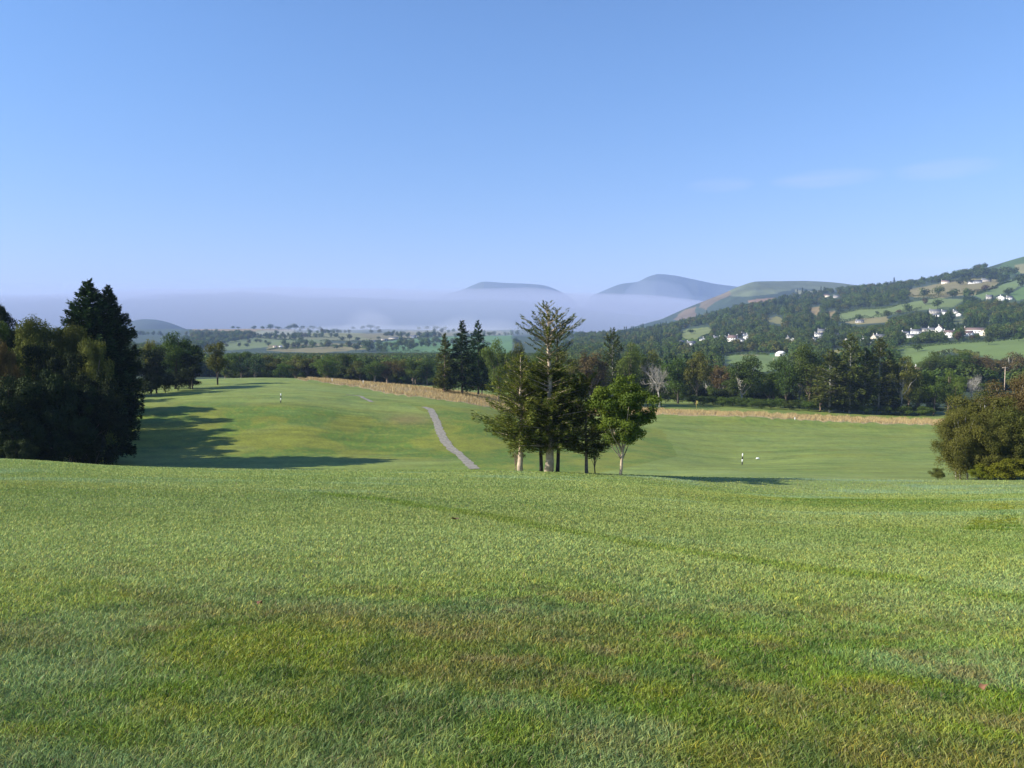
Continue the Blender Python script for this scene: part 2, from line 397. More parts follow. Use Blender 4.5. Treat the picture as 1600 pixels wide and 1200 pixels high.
def gcolor(X, Y, Z, near_only=False):
    px, py = project(X, Y, Z)
    px = np.where(Y > .5, px, -9999.); py = np.where(Y > .5, py, 1500.)
    n1 = fbm(X / 6 + 3, Y / 6, 4); n2 = fbm(X / 1.3, Y / 1.3 + 9, 3); n3 = fbm(X / 16 + Y / 60 + 40, Y / 5.5 + 7, 4); n4 = fbm(X / .45 + 50, Y / .45, 3)
    c = np.broadcast_to(C_GREEN, X.shape + (3,)).copy()
    r = np.hypot(X, Y)
    c = mixc(c, C_YEL, smooth(.38, .60, n1) * (.55 + .35 * smooth(8, 25, r)))
    c = mixc(c, C_YEL, smooth(.5, .7, fbm(X / .5 + 7, Y / .5 + 77, 3)) * .6)
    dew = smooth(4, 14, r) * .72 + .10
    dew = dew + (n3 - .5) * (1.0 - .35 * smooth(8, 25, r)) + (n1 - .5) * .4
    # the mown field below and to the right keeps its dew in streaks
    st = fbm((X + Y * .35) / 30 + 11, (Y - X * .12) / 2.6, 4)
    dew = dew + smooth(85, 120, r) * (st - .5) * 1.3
    # fresh green slope on the left bank and the darker rough below the trees
    slope = smooth(108, 122, Y) * (1 - smooth(143, 156, Y)) * (1 - smooth(5, 25, X)) * (X > -75)
    dew = dew - slope * .95
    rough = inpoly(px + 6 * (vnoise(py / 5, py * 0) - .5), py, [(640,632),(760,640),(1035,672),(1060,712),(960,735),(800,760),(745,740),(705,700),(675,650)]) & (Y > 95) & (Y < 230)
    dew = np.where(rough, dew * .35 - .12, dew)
    for k, (pl, w) in enumerate(zip(TRW, (.65, 1.1))):
        pd = polydist(X + .3 * (n2 - .5), Y, pl)
        for o in ((0,) if k else (0, .0)):
            dew = dew - (1 - smooth(w * .3, w, pd)) * (.35 if k == 0 else .2)
            c = mixc(c, (.120, .175, .024), (1 - smooth(w * .2, w, pd)) * (.45 if k == 0 else .3))
    for pl in FTW:
        pd = polydist(X, Y, pl)
        dew = dew - (pd < .35) * (vnoise(X / .35, Y / .35) > .45) * .8
    sh = np.exp(-(((X - 17) / 9) ** 2 + ((Y - 42) / 10) ** 2))      # hollow right of centre: its shading put into the colour, with less dew
    dew = dew - sh * .5 - .25 * np.exp(-(((X - 22) / 4) ** 2 + ((Y - 33) / 6) ** 2))
    dew = np.clip(dew, 0, 1)
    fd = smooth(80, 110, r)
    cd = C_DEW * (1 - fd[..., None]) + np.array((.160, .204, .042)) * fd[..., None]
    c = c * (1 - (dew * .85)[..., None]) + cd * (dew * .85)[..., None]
    bl = smooth(.55, .75, fbm(X / 7 + 90, Y / 4 + 12, 3))
    c = mixc(c, C_BLUE, bl * (.35 + .3 * smooth(20, 60, r)) * (1 - .85 * fd) * (~rough))
    near = 1 - smooth(5, 14, r)
    c = mixc(c, (.150, .205, .115), smooth(.50, .66, fbm(X / 1.9 + 61, Y / 1.5 + 17, 4)) * .42 * near)
    c = mixc(c, (.125, .115, .034), smooth(.53, .70, fbm(X / 2.3 + 131, Y / 1.2 + 7, 4)) * .6 * near)
    c = mixc(c, C_BROWN, smooth(.52, .74, fbm(X / .38 + 31, Y / .38 + 5, 4)) * smooth(.42, .58, fbm(X / 2.6 + 3, Y / 1.6 + 51, 3)) * (.65 * near + .03))
    c = mixc(c, C_DARK, smooth(.52, .74, fbm(X / .33 + 71, Y / .33 + 5, 3)) * (.6 * near + .05))
    bp = np.exp(-(((px - 640) / 42) ** 2 + ((py - 656) / 9) ** 2)) * (Y > 100)
    c = mixc(c, (.17, .12, .05), bp * .6)
    c = c * (0.86 + .28 * n4)[..., None]
    s2 = fbm((X + Y * .5) / 14 + 3, (Y - X * .1) / .9, 3)
    c = c * (1 + (s2 - .5) * .55 * fd * (~rough))[..., None]
    if near_only: return np.clip(c, .004, .6)
    # straw banks
    s = strawmask(px, py, Y)
    c = np.where(s[..., None], np.array((.34, .265, .150)) * (0.75 + .5 * n2)[..., None], c)
    # valley floor and far land
    far = smooth(262, 300, Y)
    wood = np.array((.035, .055, .025)) * (0.7 + .6 * fbm(X / 30, Y / 30, 3))[..., None]
    fair2 = (Y < np.where(px > 1270, 270, 345)) & (px < 1500) & (py > 598)
    w = far * (~fair2)
    c = c * (1 - w[..., None]) + wood * w[..., None]
    for poly, col, ym in FIELDS:
        j = 2.2
        m_ = inpoly(px + j * (vnoise(X / 30, Y / 30) - .5) * 2, py + .6 * j * (vnoise(X / 25 + 9, Y / 25) - .5), poly) & (Y > ym)
        cc = np.array(col) * np.array((1.15, 1.04, .78)) * (.78 + .44 * fbm(X / 60, Y / 60, 4))[..., None]
        c = np.where(m_[..., None], cc, c)
    return np.clip(c, .004, .6)

def build_ground():
    az_in = np.arctan((np.linspace(-60, 1660, 1150) - 800) / F)
    left = np.linspace(-math.pi, az_in[0], 60)[:-1]; right = np.linspace(az_in[-1], math.pi, 60)[1:]
    az = np.concatenate([left, az_in, right])
    lr = np.log
    R = np.concatenate([np.exp(np.arange(lr(.4), lr(3), .12)), np.exp(np.arange(lr(3), lr(60), .013)), np.exp(np.arange(lr(60), lr(110), .005)),
                        np.exp(np.arange(lr(110), lr(300), .006)), np.exp(np.arange(lr(300), lr(2800), .0085)), np.exp(np.arange(lr(2800), lr(10600), .04))])
    A, RR = np.meshgrid(az, R)
    X = RR * np.sin(A); Y = RR * np.cos(A)
    Z = terr(X, Y)
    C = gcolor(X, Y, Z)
    C = C * (.5 + .5 * smooth(14, 62, np.hypot(X, Y)))[..., None]      # thatch and soil under the nearest blades; shade between blades put into the colour
    V = np.stack([X, Y, Z], -1).reshape(-1, 3)
    nr, na = A.shape
    i = np.arange(nr - 1)[:, None] * na; j = np.arange(na - 1)[None]
    Q = np.stack([i + j, i + j + 1, i + na + j + 1, i + na + j], -1).reshape(-1, 4)[:, ::-1]
    # centre cap
    V = np.vstack([V, [[0, 0, -1.6]]])
    jj = np.arange(na - 1)
    T = np.stack([np.full(na - 1, len(V) - 1), jj + 1, jj], -1)
    C = np.vstack([C.reshape(-1, 3), [C_GREEN]])
    m_, nt, out = newmat('ground')
    N, L = nt.nodes, nt.links
    at = N.new('ShaderNodeAttribute'); at.attribute_name = 'gcol'
    g = N.new('ShaderNodeNewGeometry')
    def noise(sc, det):
        n = N.new('ShaderNodeTexNoise'); n.inputs['Scale'].default_value = sc; n.inputs['Detail'].default_value = det
        L.new(g.outputs['Position'], n.inputs['Vector']); return n.outputs[0]
    def M(op, a, b):
        n = N.new('ShaderNodeMath'); n.operation = op
        for k, v in enumerate((a, b)):
            if isinstance(v, (int, float)): n.inputs[k].default_value = v
            else: L.new(v, n.inputs[k])
        return n.outputs[0]
    f1 = noise(3.0, 6); f2 = noise(.35, 6)
    f = M('ADD', M('MULTIPLY', f1, .9), M('MULTIPLY', f2, .7))
    f = M('ADD', f, .2)
    vm = N.new('ShaderNodeVectorMath'); vm.operation = 'SCALE'
    L.new(at.outputs['Color'], vm.inputs[0]); L.new(f, vm.inputs['Scale'])
    p = N.new('ShaderNodeBsdfPrincipled'); p.inputs['Roughness'].default_value = .75
    p.inputs['Specular IOR Level'].default_value = .25
    p.inputs['Sheen Weight'].default_value = .0
    L.new(vm.outputs[0], p.inputs['Base Color'])
    b = N.new('ShaderNodeBump'); b.inputs['Strength'].default_value = .6; b.inputs['Distance'].default_value = .06
    L.new(noise(9, 5), b.inputs['Height']); L.new(b.outputs[0], p.inputs['Normal'])
    L.new(p.outputs[0], out.inputs[0])
    me = mesh_data('ground', V, [Q, T[:, ::-1]], [m_], smooth_shade=True, colors=C)
    return link('ground', me, kind='structure')
build_ground()

# ---- grass blades on the near slope (nobody could count them)
def blades(name, label, X, Y, hgt, wid, col, lean, mat, cat):
    n = len(X)
    Z = terr(X, Y) - .004
    th = RNG.random(n) * 2 * math.pi
    ph = RNG.random(n) * 2 * math.pi
    lx = np.cos(ph) * lean * hgt * (.3 + RNG.random(n)); ly = np.sin(ph) * lean * hgt * (.3 + RNG.random(n)) 
    B = np.stack([X, Y, Z], -1)
    W = np.stack([np.cos(th), np.sin(th), 0 * th], -1) * (wid * .5)[:, None]
    Mx = B + np.stack([lx * .35, ly * .35, hgt * .62], -1)
    T_ = B + np.stack([lx, ly, hgt], -1)
    V = np.stack([B - W, B + W, Mx + W * .8, Mx - W * .8, T_], 1).reshape(-1, 3)
    k = np.arange(n)[:, None] * 5
    Q = k + np.array([[0, 1, 2, 3]]); T = k + np.array([[3, 2, 4]])
    C = np.repeat(col, 5, 0)
    me = mesh_data(name, V, [Q, T], [mat], colors=C)
    return tag(link(name, me, kind='stuff'), label, cat)
def blademat(name, trans, spec):
    m_, nt, out = newmat(name); N, L = nt.nodes, nt.links
    at = N.new('ShaderNodeAttribute'); at.attribute_name = 'gcol'
    d = N.new('ShaderNodeBsdfDiffuse'); t = N.new('ShaderNodeBsdfTranslucent'); g = N.new('ShaderNodeBsdfGlossy')
    g.inputs['Roughness'].default_value = .55
    s1 = N.new('ShaderNodeMixShader'); s1.inputs[0].default_value = trans
    s2 = N.new('ShaderNodeMixShader'); s2.inputs[0].default_value = spec
    L.new(at.outputs['Color'], d.inputs[0]); L.new(at.outputs['Color'], t.inputs[0])
    L.new(d.outputs[0], s1.inputs[1]); L.new(t.outputs[0], s1.inputs[2])
    L.new(s1.outputs[0], s2.inputs[1]); L.new(g.outputs[0], s2.inputs[2]); L.new(s2.outputs[0], out.inputs[0])
    return m_
def near_grass(n):
    # even density per metre close by, thinning with distance
    u = RNG.random(n); Ys = 2.0 * (78 / 2.0) ** u
    uu = RNG.uniform(-.74, .74, n); X = uu * Ys + RNG.uniform(-1.1, 1.1, n)
    Ys = Ys + RNG.normal(0, .05, n); X = X + RNG.normal(0, .05, n)
    s = Ys
    hgt = (.017 + .026 * RNG.random(n)) * (.75 + .6 * fbm(X / .35, Ys / .35, 2)) * (1 + .012 * s)
    wid = (.0028 + .0016 * RNG.random(n)) * (1 + .22 * np.maximum(s - 3, 0))
    c = gcolor(X, Ys, terr(X, Ys), True)
    v = RNG.random(n)
    c = c * ((1.87 + (v - .5) * (2.1 - 1.4 * smooth(5, 22, s))) * (1 - .17 * smooth(7, 20, s)))[:, None]
    yl = RNG.random(n) < .16 - .10 * smooth(5, 20, s)
    c[yl] = c[yl] * np.array((1.55, 1.2, .8))
    dr = RNG.random(n) < .05 - .035 * smooth(5, 15, s)
    c[dr] = np.array((.30, .24, .12))
    dk = RNG.random(n) < .2 - .1 * smooth(5, 20, s)
    c[dk] = c[dk] * np.array((.6, .8, .9))
    fade = 1 - smooth(50, 76, s)
    keep = RNG.random(n) < .05 + .95 * fade
    return blades('grass', 'short dewy green grass blades covering the near slope', X[keep], Ys[keep], hgt[keep], wid[keep], np.clip(c[keep], 0, .6), 1.15, blademat('grass_blade', .35, .02), 'grass')
near_grass(1400000)
# ------------------------------------------------------------------ far hills, mountains and fog
def ridge_mesh(name, sky_pts, Y0, front, back, zb, colf, amp=30, nx=260, ny=110, mat=None, sharp=1.3):
    px = np.linspace(sky_pts[0][0], sky_pts[-1][0], nx)
    py = pchip([p[0] for p in sky_pts], [p[1] for p in sky_pts], px)
    t = np.linspace(-1, 1, ny)
    PX, Tt = np.meshgrid(px, t); PY = np.broadcast_to(py, PX.shape)
    Y = Y0 + np.where(Tt < 0, Tt * front, Tt * back)
    X = (PX - 800) / F * Y
    top = ratio(PY) * Y0
    prof = np.clip(1 - np.abs(Tt) ** sharp, 0, 1)
    Z = zb + (top - zb) * prof
    g = fbm(X / 260 + 3, Y / 420, 5) - .5
    Z = Z + amp * g * np.minimum(1, np.abs(Tt) * 5) * np.clip((Z - zb) / 150, 0, 1)
    C = colf(X, Y, Z)
    V = np.stack([X, Y, Z], -1).reshape(-1, 3)
    i = np.arange(ny - 1)[:, None] * nx; j = np.arange(nx - 1)[None]
    Q = np.stack([i + j, i + j + 1, i + nx + j + 1, i + nx + j], -1).reshape(-1, 4)
    me = mesh_data(name, V, [Q], [mat], smooth_shade=True, colors=C.reshape(-1, 3))
    o = link(name, me, kind='structure'); return o
HILLMAT = bpy.data.materials['ground']
def far_col(base, var):
    base = np.array(base)
    return lambda X, Y, Z: base * (1 - var / 2 + var * fbm(X / 300, Y / 300, 4))[..., None]
ridge_mesh('mountain', [(630,580),(665,490),(684,466),(700,459),(722,453),(740,445),(757,440),(790,442),(820,443),(845,445),(856,447.5),(872,454),(892,466),(915,500),(930,580)], 9000, 500, 700, 100, far_col((.06, .075, .05), .6), 60, mat=HILLMAT)
ridge_mesh('mountain', [(870,580),(905,500),(922,464),(940,455),(972,443),(995,440),(1012,432),(1028,428),(1050,430),(1085,437),(1120,444),(1150,448),(1175,458),(1200,500),(1240,580)], 8900, 500, 700, 100, far_col((.06, .075, .05), .6), 60, mat=HILLMAT)
ridge_mesh('hill', [(0,560),(60,520),(150,507),(200,503),(228,498.5),(240,499),(262,503),(284,511),(303,519),(345,560)], 4300, 700, 600, -10, far_col((.035, .05, .035), .9), 40, mat=HILLMAT)
HP = [([(1052,498),(1072,484),(1088,480),(1088,496),(1060,503)], (.14, .105, .06)),
      ([(1092,474),(1120,462),(1150,448),(1165,446),(1150,456),(1125,468),(1105,484),(1094,480)], (.125, .10, .058)),
      ([(1168,469),(1210,464),(1206,470),(1182,477),(1170,474)], (.19, .12, .065)),
      ([(1140,452),(1160,444),(1180,441),(1240,438),(1310,440),(1380,448),(1400,455),(1330,452),(1285,455),(1250,450),(1210,458),(1170,464),(1140,462)], (.095, .115, .06)),
      ([(1240,453),(1285,455),(1296,468),(1250,465)], (.17, .17, .085))]
def hill_col(X, Y, Z):
    px, py = project(X, Y, Z)
    c = np.array((.035, .055, .03)) * (.6 + .8 * fbm(X / 60, Y / 60, 4))[..., None]
    for poly, col in HP:
        m_ = inpoly(px + 5 * (vnoise(X / 60, Y / 60) - .5), py + 3 * (vnoise(X / 50 + 9, Y / 50) - .5), poly)
        c = np.where(m_[..., None], np.array(col) * (.6 + .8 * fbm(X / 120, Y / 90, 4))[..., None], c)
    return c
ridge_mesh('hill', [(960,520),(1000,508),(1030,500),(1050,491),(1075,480),(1100,470),(1130,458),(1155,447),(1180,440.5),(1215,439.5),(1250,439),(1290,440.5),(1330,445),(1380,452),(1430,462)],
           3500, 900, 900, -20, hill_col, 45, nx=420, ny=220, mat=HILLMAT, sharp=1.5)

def fogmat(name, d, col=(.44, .48, .58)):
    m_, nt, out = newmat(name)
    v = nt.nodes.new('ShaderNodeVolumePrincipled')
    v.inputs['Color'].default_value = (*col, 1); v.inputs['Density'].default_value = d; v.inputs['Anisotropy'].default_value = 0.0
    nt.links.new(v.outputs[0], out.inputs['Volume']); return m_
def fog_slab(name, x0, x1, y0, y1, zb, ztop, amp, mat, label, nx=120, ny=60, ns=700.):
    """a closed lens of mist with an uneven top"""
    u = np.linspace(-1, 1, nx); v = np.linspace(-1, 1, ny); U, Vv = np.meshgrid(u, v)
    X = (x0 + x1) / 2 + U * (x1 - x0) / 2; Y = (y0 + y1) / 2 + Vv * (y1 - y0) / 2
    e = np.clip(1 - np.maximum(np.abs(U) ** 3, 0), 0, 1) ** .6 * np.clip(1 - np.abs(Vv) ** 3, 0, 1) ** .6
    n = fbm(X / ns + 3, Y / ns + 8, 4) - .5
    Zt = zb + 1 + (ztop - zb + amp * n * 2) * e
    V = np.vstack([np.stack([X, Y, Zt], -1).reshape(-1, 3), np.stack([X, Y, np.full_like(X, zb)], -1).reshape(-1, 3)])
    i = np.arange(ny - 1)[:, None] * nx; j = np.arange(nx - 1)[None]
    Q = np.stack([i + j, i + j + 1, i + nx + j + 1, i + nx + j], -1).reshape(-1, 4)
    m = nx * ny
    def wall(a, b): return np.stack([b, a, a + m, b + m], -1)
    e1 = np.arange(nx - 1); e2 = np.arange(ny - 1) * nx
    W = np.vstack([wall(e1 + 1, e1)[:, ::-1][:, [0,1,2,3]], wall(e1 + (ny-1)*nx, e1 + 1 + (ny-1)*nx)[:, ::-1], wall(e2, e2 + nx)[:, ::-1], wall(e2 + nx + nx-1, e2 + nx-1)[:, ::-1]])
    me = mesh_data(name, V, [Q, Q[:, ::-1] + m, W], [mat], smooth_shade=False)
    o = link(name, me, kind='stuff'); o['label'] = label; o['category'] = 'fog'; return o
FOGM = fogmat('fog_thick', 1.1e-3)
fog_slab('fog_bank', -6500, 1700, 4500, 7600, -40, 315, 60, FOGM, 'long thick lilac fog bank filling the valley before the mountains')
fog_slab('fog_bank', -6000, 3000, 6200, 8550, -40, 474, 36, fogmat('fog_thin', 1.5e-3, (.58, .61, .72)), 'thin upper fog lapping the feet of the blue mountains')
fog_slab('fog_bank', -7000, 3000, 4700, 9900, -40, 500, 60, fogmat('fog_veil', .8e-4, (.62, .64, .74)), 'faint veil of mist above the fog bank', ns=1500.)
fog_slab('fog_patch', -900, 130, 2450, 3300, 8, 52, 16, fogmat('fog_patch', 1.2e-3, (.60, .64, .76)), 'low streak of white mist lying across the far fields', ns=160.)
fog_slab('fog_patch', 1150, 1900, 8000, 8400, 380, 610, 70, fogmat('fog_wisp', 9e-4, (.6, .63, .75)), 'wisp of cloud over the left shoulder of the right mountain', ns=250.)
fog_slab('fog_patch', -760, -560, 3350, 3900, 20, 130, 40, fogmat('fog_plume', 1.6e-3, (.60, .64, .76)), 'thin plume of mist rising above the far left skyline', nx=40, ny=30, ns=90.)
fog_slab('fog_patch', -420, 60, 3350, 3900, 20, 90, 30, fogmat('fog_plume_low', 1.3e-3, (.58, .62, .74)), 'low bright mist behind the white farm on the skyline', nx=60, ny=30, ns=120.)
# ------------------------------------------------------------------ trees
def quads(P, N, s, asp=1.0):
    """leaf-like four-cornered faces at P facing N"""
    n = len(P)
    N = N / (np.linalg.norm(N, axis=1)[:, None] + 1e-9)
    r = RNG.normal(size=(n, 3)); a = np.cross(N, r); a /= np.linalg.norm(a, axis=1)[:, None] + 1e-9
    b = np.cross(N, a)
    s = np.broadcast_to(s, (n,))[:, None] * RNG.uniform(.6, 1.3, (n, 1))
    a = a * s * .5; b = b * s * .5 * asp
    k = N * s * .12
    V = np.stack([P - a, P - b * .8 + k, P + a, P + b + k], 1).reshape(-1, 3)
    Q = np.arange(n)[:, None] * 4 + np.arange(4)[None]
    return V, Q
def leafmesh(name, V, Q, tint):
    return mesh_data(name, V, [Q], [None], attrs={'tint': ('FACE', tint)})
def unit(n):
    v = RNG.normal(size=(n, 3)); return v / np.linalg.norm(v, axis=1)[:, None]
def bend(p0, p1, sag, n=6, wig=0.0):
    t = np.linspace(0, 1, n)[:, None]
    p0 = np.asarray(p0, float); p1 = np.asarray(p1, float)
    P = p0 + (p1 - p0) * t
    P[:, 2] += (sag * (t * (1 - t)) * 4)[:, 0]
    P[1:-1] += RNG.normal(0, wig, (n - 2, 3))
    return P
PROTO = {}
def broadleaf(name, H, W, z0, ncl, nleaf, ls, rc=.24, low=.55, shell=.45, ax=0., trunk_r=None, limbs=14, stems=1, up=.35, droop=0., kseg=6, flat=.75, inner=.25, holes=0):
    """stem(s) with limbs reaching clumps of leaves spread through the crown"""
    global RNG
    RNG = np.random.default_rng(abs(hash_name(name)))
    cz = (z0 + H) / 2; hz = (H - z0) / 2; R = W / 2
    d = unit(ncl); d[:, 2] = np.clip(d[:, 2] + .12, -1, 1)
    rad = RNG.random(ncl) ** shell
    C = d * rad[:, None] * (1 - rc * .8)
    C = C * np.array((R, R, hz))
    lowf = np.where(C[:, 2] < 0, low + (1 - low) * (1 + C[:, 2] / hz), 1 - .25 * np.clip(C[:, 2] / hz, 0, 1) ** 2)
    C[:, :2] *= lowf[:, None]
    C[:, 0] += ax * R; C[:, 2] += cz
    # a lumpy outline: push some clumps in or out
    C[:, :2] *= RNG.uniform(.8, 1.12, (ncl, 1))
    cr = rc * (R + hz) / 2 * RNG.uniform(.65, 1.35, ncl)
    per = np.maximum((nleaf * cr ** 2 / (cr ** 2).sum()).astype(int), 6)
    idx = np.repeat(np.arange(ncl), per); n = len(idx)
    dd = unit(n); dd[:, 2] = np.abs(dd[:, 2]) * np.where(RNG.random(n) < .72, 1, -1)
    rr = np.where(RNG.random(n) < inner, RNG.random(n) ** .5, RNG.uniform(.82, 1.06, n))
    P = C[idx] + dd * (rr * cr[idx])[:, None] * np.array((1, 1, flat))
    P += RNG.normal(0, ls * .5, (n, 3))
    P[:, 2] -= droop * RNG.random(n) ** 2 * cr[idx] * 2
    N = dd + RNG.normal(0, .55, (n, 3)); N[:, 2] += up
    V, Q = quads(P, N, ls, .75)
    tint = np.clip(RNG.random(ncl)[idx] * .6 + RNG.random(n) * .4, 0, 1)
    crown = leafmesh(name + '_crown', V, Q, tint)
    tr = trunk_r or H * .018
    mb = MB()
    bases = [(0, 0)] if stems == 1 else [(RNG.normal(0, tr * 2), RNG.normal(0, tr * 2)) for _ in range(stems)]
    for sx, sy in bases:
        top = np.array((sx + RNG.normal(0, .06 * W) + ax * R * .5, sy + RNG.normal(0, .06 * W), H * .82))
        P0 = bend((sx, sy, -.4), top, 0, 9, tr * .5); P0[:, :2] += 0
        mb.tube(P0, np.linspace(tr * 1.25, tr * .22, 9) * (1 if stems == 1 else .7), 8)
        for k in range(limbs // stems):
            tgt = C[RNG.integers(ncl)]
            f = RNG.uniform(max(.12, z0 / H * .9), .6)
            st = P0[0] + (P0[-1] - P0[0]) * f
            mb.tube(bend(st, tgt, RNG.uniform(-.1, .12) * W * .3, 6, tr * .5), np.linspace(tr * .55, tr * .1, 6), 5)
    PROTO[name] = dict(crown=crown, trunk=mb.data(name + '_trunk', None, True), H=H, W=W)
def hash_name(s):
    h = 7
    for ch in s: h = (h * 131 + ord(ch)) % 1000003
    return h
def conifer(name, H, W, z0, step, profile, ls, dens=1.0, rise=.1, droop=.25, tr=None, nb=6, top_rise=.6, spread=.33, asp=.4, lead=None, twigs=True, gaps=0., prof_rng=.25, tsp=0.):
    """straight stem, whorls of branches, needles along their side twigs; profile = [(height share, radius share)]"""
    global RNG
    RNG = np.random.default_rng(abs(hash_name(name)))
    tr = tr or H * .014
    mb = MB()
    zz = np.linspace(0, 1, 12)
    wob = np.cumsum(RNG.normal(0, tr * .25, (12, 2)), 0); wob[0] = 0
    sp = np.column_stack([wob, -.4 + (H * .99 + .4) * zz])
    mb.tube(sp, tr * np.interp(zz, [0, .08, .85, 1], [1.3, 1, .25, .08]), 8)
    Ps, Ns, Ds = [], [], []
    z = z0
    while z < H * .985:
        f = z / H
        Lm = W / 2 * np.interp(f, [p[0] for p in profile], [p[1] for p in profile])
        for k in range(nb):
            if RNG.random() < gaps: continue
            az = RNG.random() * 2 * math.pi
            L = max(Lm * RNG.uniform(1 - prof_rng, 1 + prof_rng * .6), .15)
            g = (f - z0 / H) / (1 - z0 / H)
            rs = rise + (top_rise - rise) * g ** 1.5
            o = np.array((math.cos(az), math.sin(az), 0))
            zs = z + RNG.uniform(-.5, .5) * step
            t = np.linspace(0, 1, 6)
            c0 = np.array((np.interp(zs, sp[:, 2], sp[:, 0]), np.interp(zs, sp[:, 2], sp[:, 1]), zs))
            dr = droop * (1 - g)
            B = c0 + o * (L * t)[:, None]; B[:, 2] += L * (rs * t - dr * 1.2 * t ** 2 + (.35 * dr) * t ** 4)
            if L > .4: mb.tube(B, np.linspace(max(tr * .22 * L / (W / 2 + .01) + .006, .012), .006, 6), 3)
            sparse = tsp * float(smooth(.5, .68, np.array(g)))
            m_ = int(dens * L / ls * 9 * (.6 + .4 * L) * (1 - .62 * sparse)) + 4
            tt = RNG.random(m_) ** .7 * .92 + .1
            side = RNG.normal(0, 1, m_) * spread * L * (1.08 - tt) * .8 * (1 - .72 * sparse)
            lat = np.array((-o[1], o[0], 0))
            bx = np.stack([np.interp(tt, t, B[:, i]) for i in range(3)], -1)
            P = bx + lat * side[:, None]; P[:, 2] += RNG.normal(0, (.06 * L + ls * .15) * (1 - .5 * sparse), m_) - np.abs(side) * droop * .8
            D = o * .9 + lat * (np.sign(side) * .8)[:, None] + RNG.normal(0, .3, (m_, 3)); D[:, 2] += rs * .8 - dr * .6
            Ps.append(P); Ds.append(D)
        z += step * RNG.uniform(.7, 1.3)
    P = np.vstack(Ps); D = np.vstack(Ds); D /= np.linalg.norm(D, axis=1)[:, None]
    n = len(P)
    s = ls * RNG.uniform(.7, 1.4, n)[:, None]
    up = RNG.normal(0, .6, (n, 3)); up[:, 2] += 1
    A = np.cross(D, up); A /= np.linalg.norm(A, axis=1)[:, None] + 1e-9
    V = np.stack([P - D * s * .7, P - A * s * asp * .6, P + D * s * .9, P + A * s * asp * .6], 1).reshape(-1, 3)
    Q = np.arange(n)[:, None] * 4 + np.arange(4)[None]
    crown = leafmesh(name + '_crown', V, Q, RNG.random(n))
    PROTO[name] = dict(crown=crown, trunk=mb.data(name + '_trunk', None, True), H=H, W=W)
def dead(name, H, W, depth=6):
    global RNG
    RNG = np.random.default_rng(hash_name(name))
    mb = MB()
    def grow(p, d, L, r, k):
        n = 5; P = [p]
        for _ in range(n - 1):
            d = d + RNG.normal(0, .16, 3); d[2] += .06; d /= np.linalg.norm(d); P.append(P[-1] + d * L / (n - 1))
        mb.tube(P, np.linspace(r, r * .62, n), 5 if k > 2 else 3)
        if k <= 0: return
        for _ in range(3 if k > 3 else RNG.integers(2, 4)):
            q = P[RNG.integers(2, n)]
            dd = d + RNG.normal(0, .75, 3); dd /= np.linalg.norm(dd)
            grow(q, dd, L * RNG.uniform(.55, .8), r * .5, k - 1)
        grow(P[-1], d, L * .75, r * .6, k - 1)
    grow(np.array((0, 0, -.3)), np.array((0, 0, 1.)), H * .3, H * .025, depth)
    PROTO[name] = dict(crown=None, trunk=mb.data(name + '_trunk', None, True), H=H, W=W)

G = {}
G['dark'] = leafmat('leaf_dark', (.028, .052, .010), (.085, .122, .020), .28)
G['shade'] = leafmat('leaf_shaded', (.008, .016, .005), (.024, .036, .009), .12)  # leaves darkened: the shade of crowded trees put into their colour
G['mid'] = leafmat('leaf_mid', (.044, .082, .013), (.118, .168, .026), .32)
G['bright'] = leafmat('leaf_bright', (.050, .095, .011), (.145, .200, .022), .33)
G['olive'] = leafmat('leaf_olive', (.066, .076, .015), (.155, .155, .030), .3)
G['brown'] = leafmat('leaf_brown', (.070, .048, .018), (.130, .095, .035), .25)
G['rust'] = leafmat('leaf_rust', (.085, .045, .022), (.17, .10, .045), .25)
G['spruce'] = leafmat('needle_dark', (.012, .030, .010), (.045, .078, .020), .12)
G['larch'] = leafmat('needle_olive', (.040, .058, .013), (.140, .155, .028), .28)
G['bluegreen'] = leafmat('needle_blue', (.026, .052, .024), (.065, .105, .038), .18)
G['laurel'] = leafmat('leaf_yellowgreen', (.10, .115, .010), (.22, .225, .020), .3)
BARK = pbr('bark', (.21, .155, .11), .9, .45, 4, bump=.6)
BARKD = pbr('bark_dark', (.06, .048, .036), .95, .4, 4, bump=.6)
G['brow'] = leafmat('needle_pale_olive', (.058, .080, .016), (.190, .205, .036), .3)  # paler olive needles of the brow group
BARKG = pbr('bark_grey', (.33, .31, .265), .85, .35, 3, bump=.4)
BARKP = pbr('bark_pale', (.44, .345, .25), .85, .35, 3, bump=.4)

# mid-distance kinds
broadleaf('oak_a', 15, 14, 2.6, 46, 9000, .36, .23)
broadleaf('oak_b', 15, 12, 3.2, 38, 8500, .36, .25, low=.7)
broadleaf('oak_c', 15, 11, 2.0, 40, 8500, .36, .24, low=.45, stems=2)
broadleaf('ash_a', 15, 11, 5.0, 34, 6000, .34, .20, low=.6, inner=.5, limbs=22)
broadleaf('birch_a', 14, 8, 2.4, 44, 7000, .30, .19, low=.75, droop=.8, inner=.6, limbs=22)
broadleaf('shrub_a', 6, 8, .1, 30, 6000, .26, .27, low=.95, shell=.35, limbs=6, trunk_r=.08)
conifer('spruce_a', 19, 8.5, 2.5, .55, [(0, .7), (.15, 1), (.45, .72), (.8, .3), (1, .03)], .42, .55, .05, .35)
conifer('spruce_b', 19, 8, 2.0, .6, [(0, .8), (.2, 1), (.5, .8), (.8, .42), (1, .05)], .42, .5, .15, .3, gaps=.1)
conifer('larch_a', 17, 9, 3.0, .6, [(0, .6), (.2, .9), (.45, 1), (.75, .6), (1, .08)], .36, .38, .2, .25, gaps=.15, asp=.5, top_rise=.9)
dead('dead_a', 12, 10)
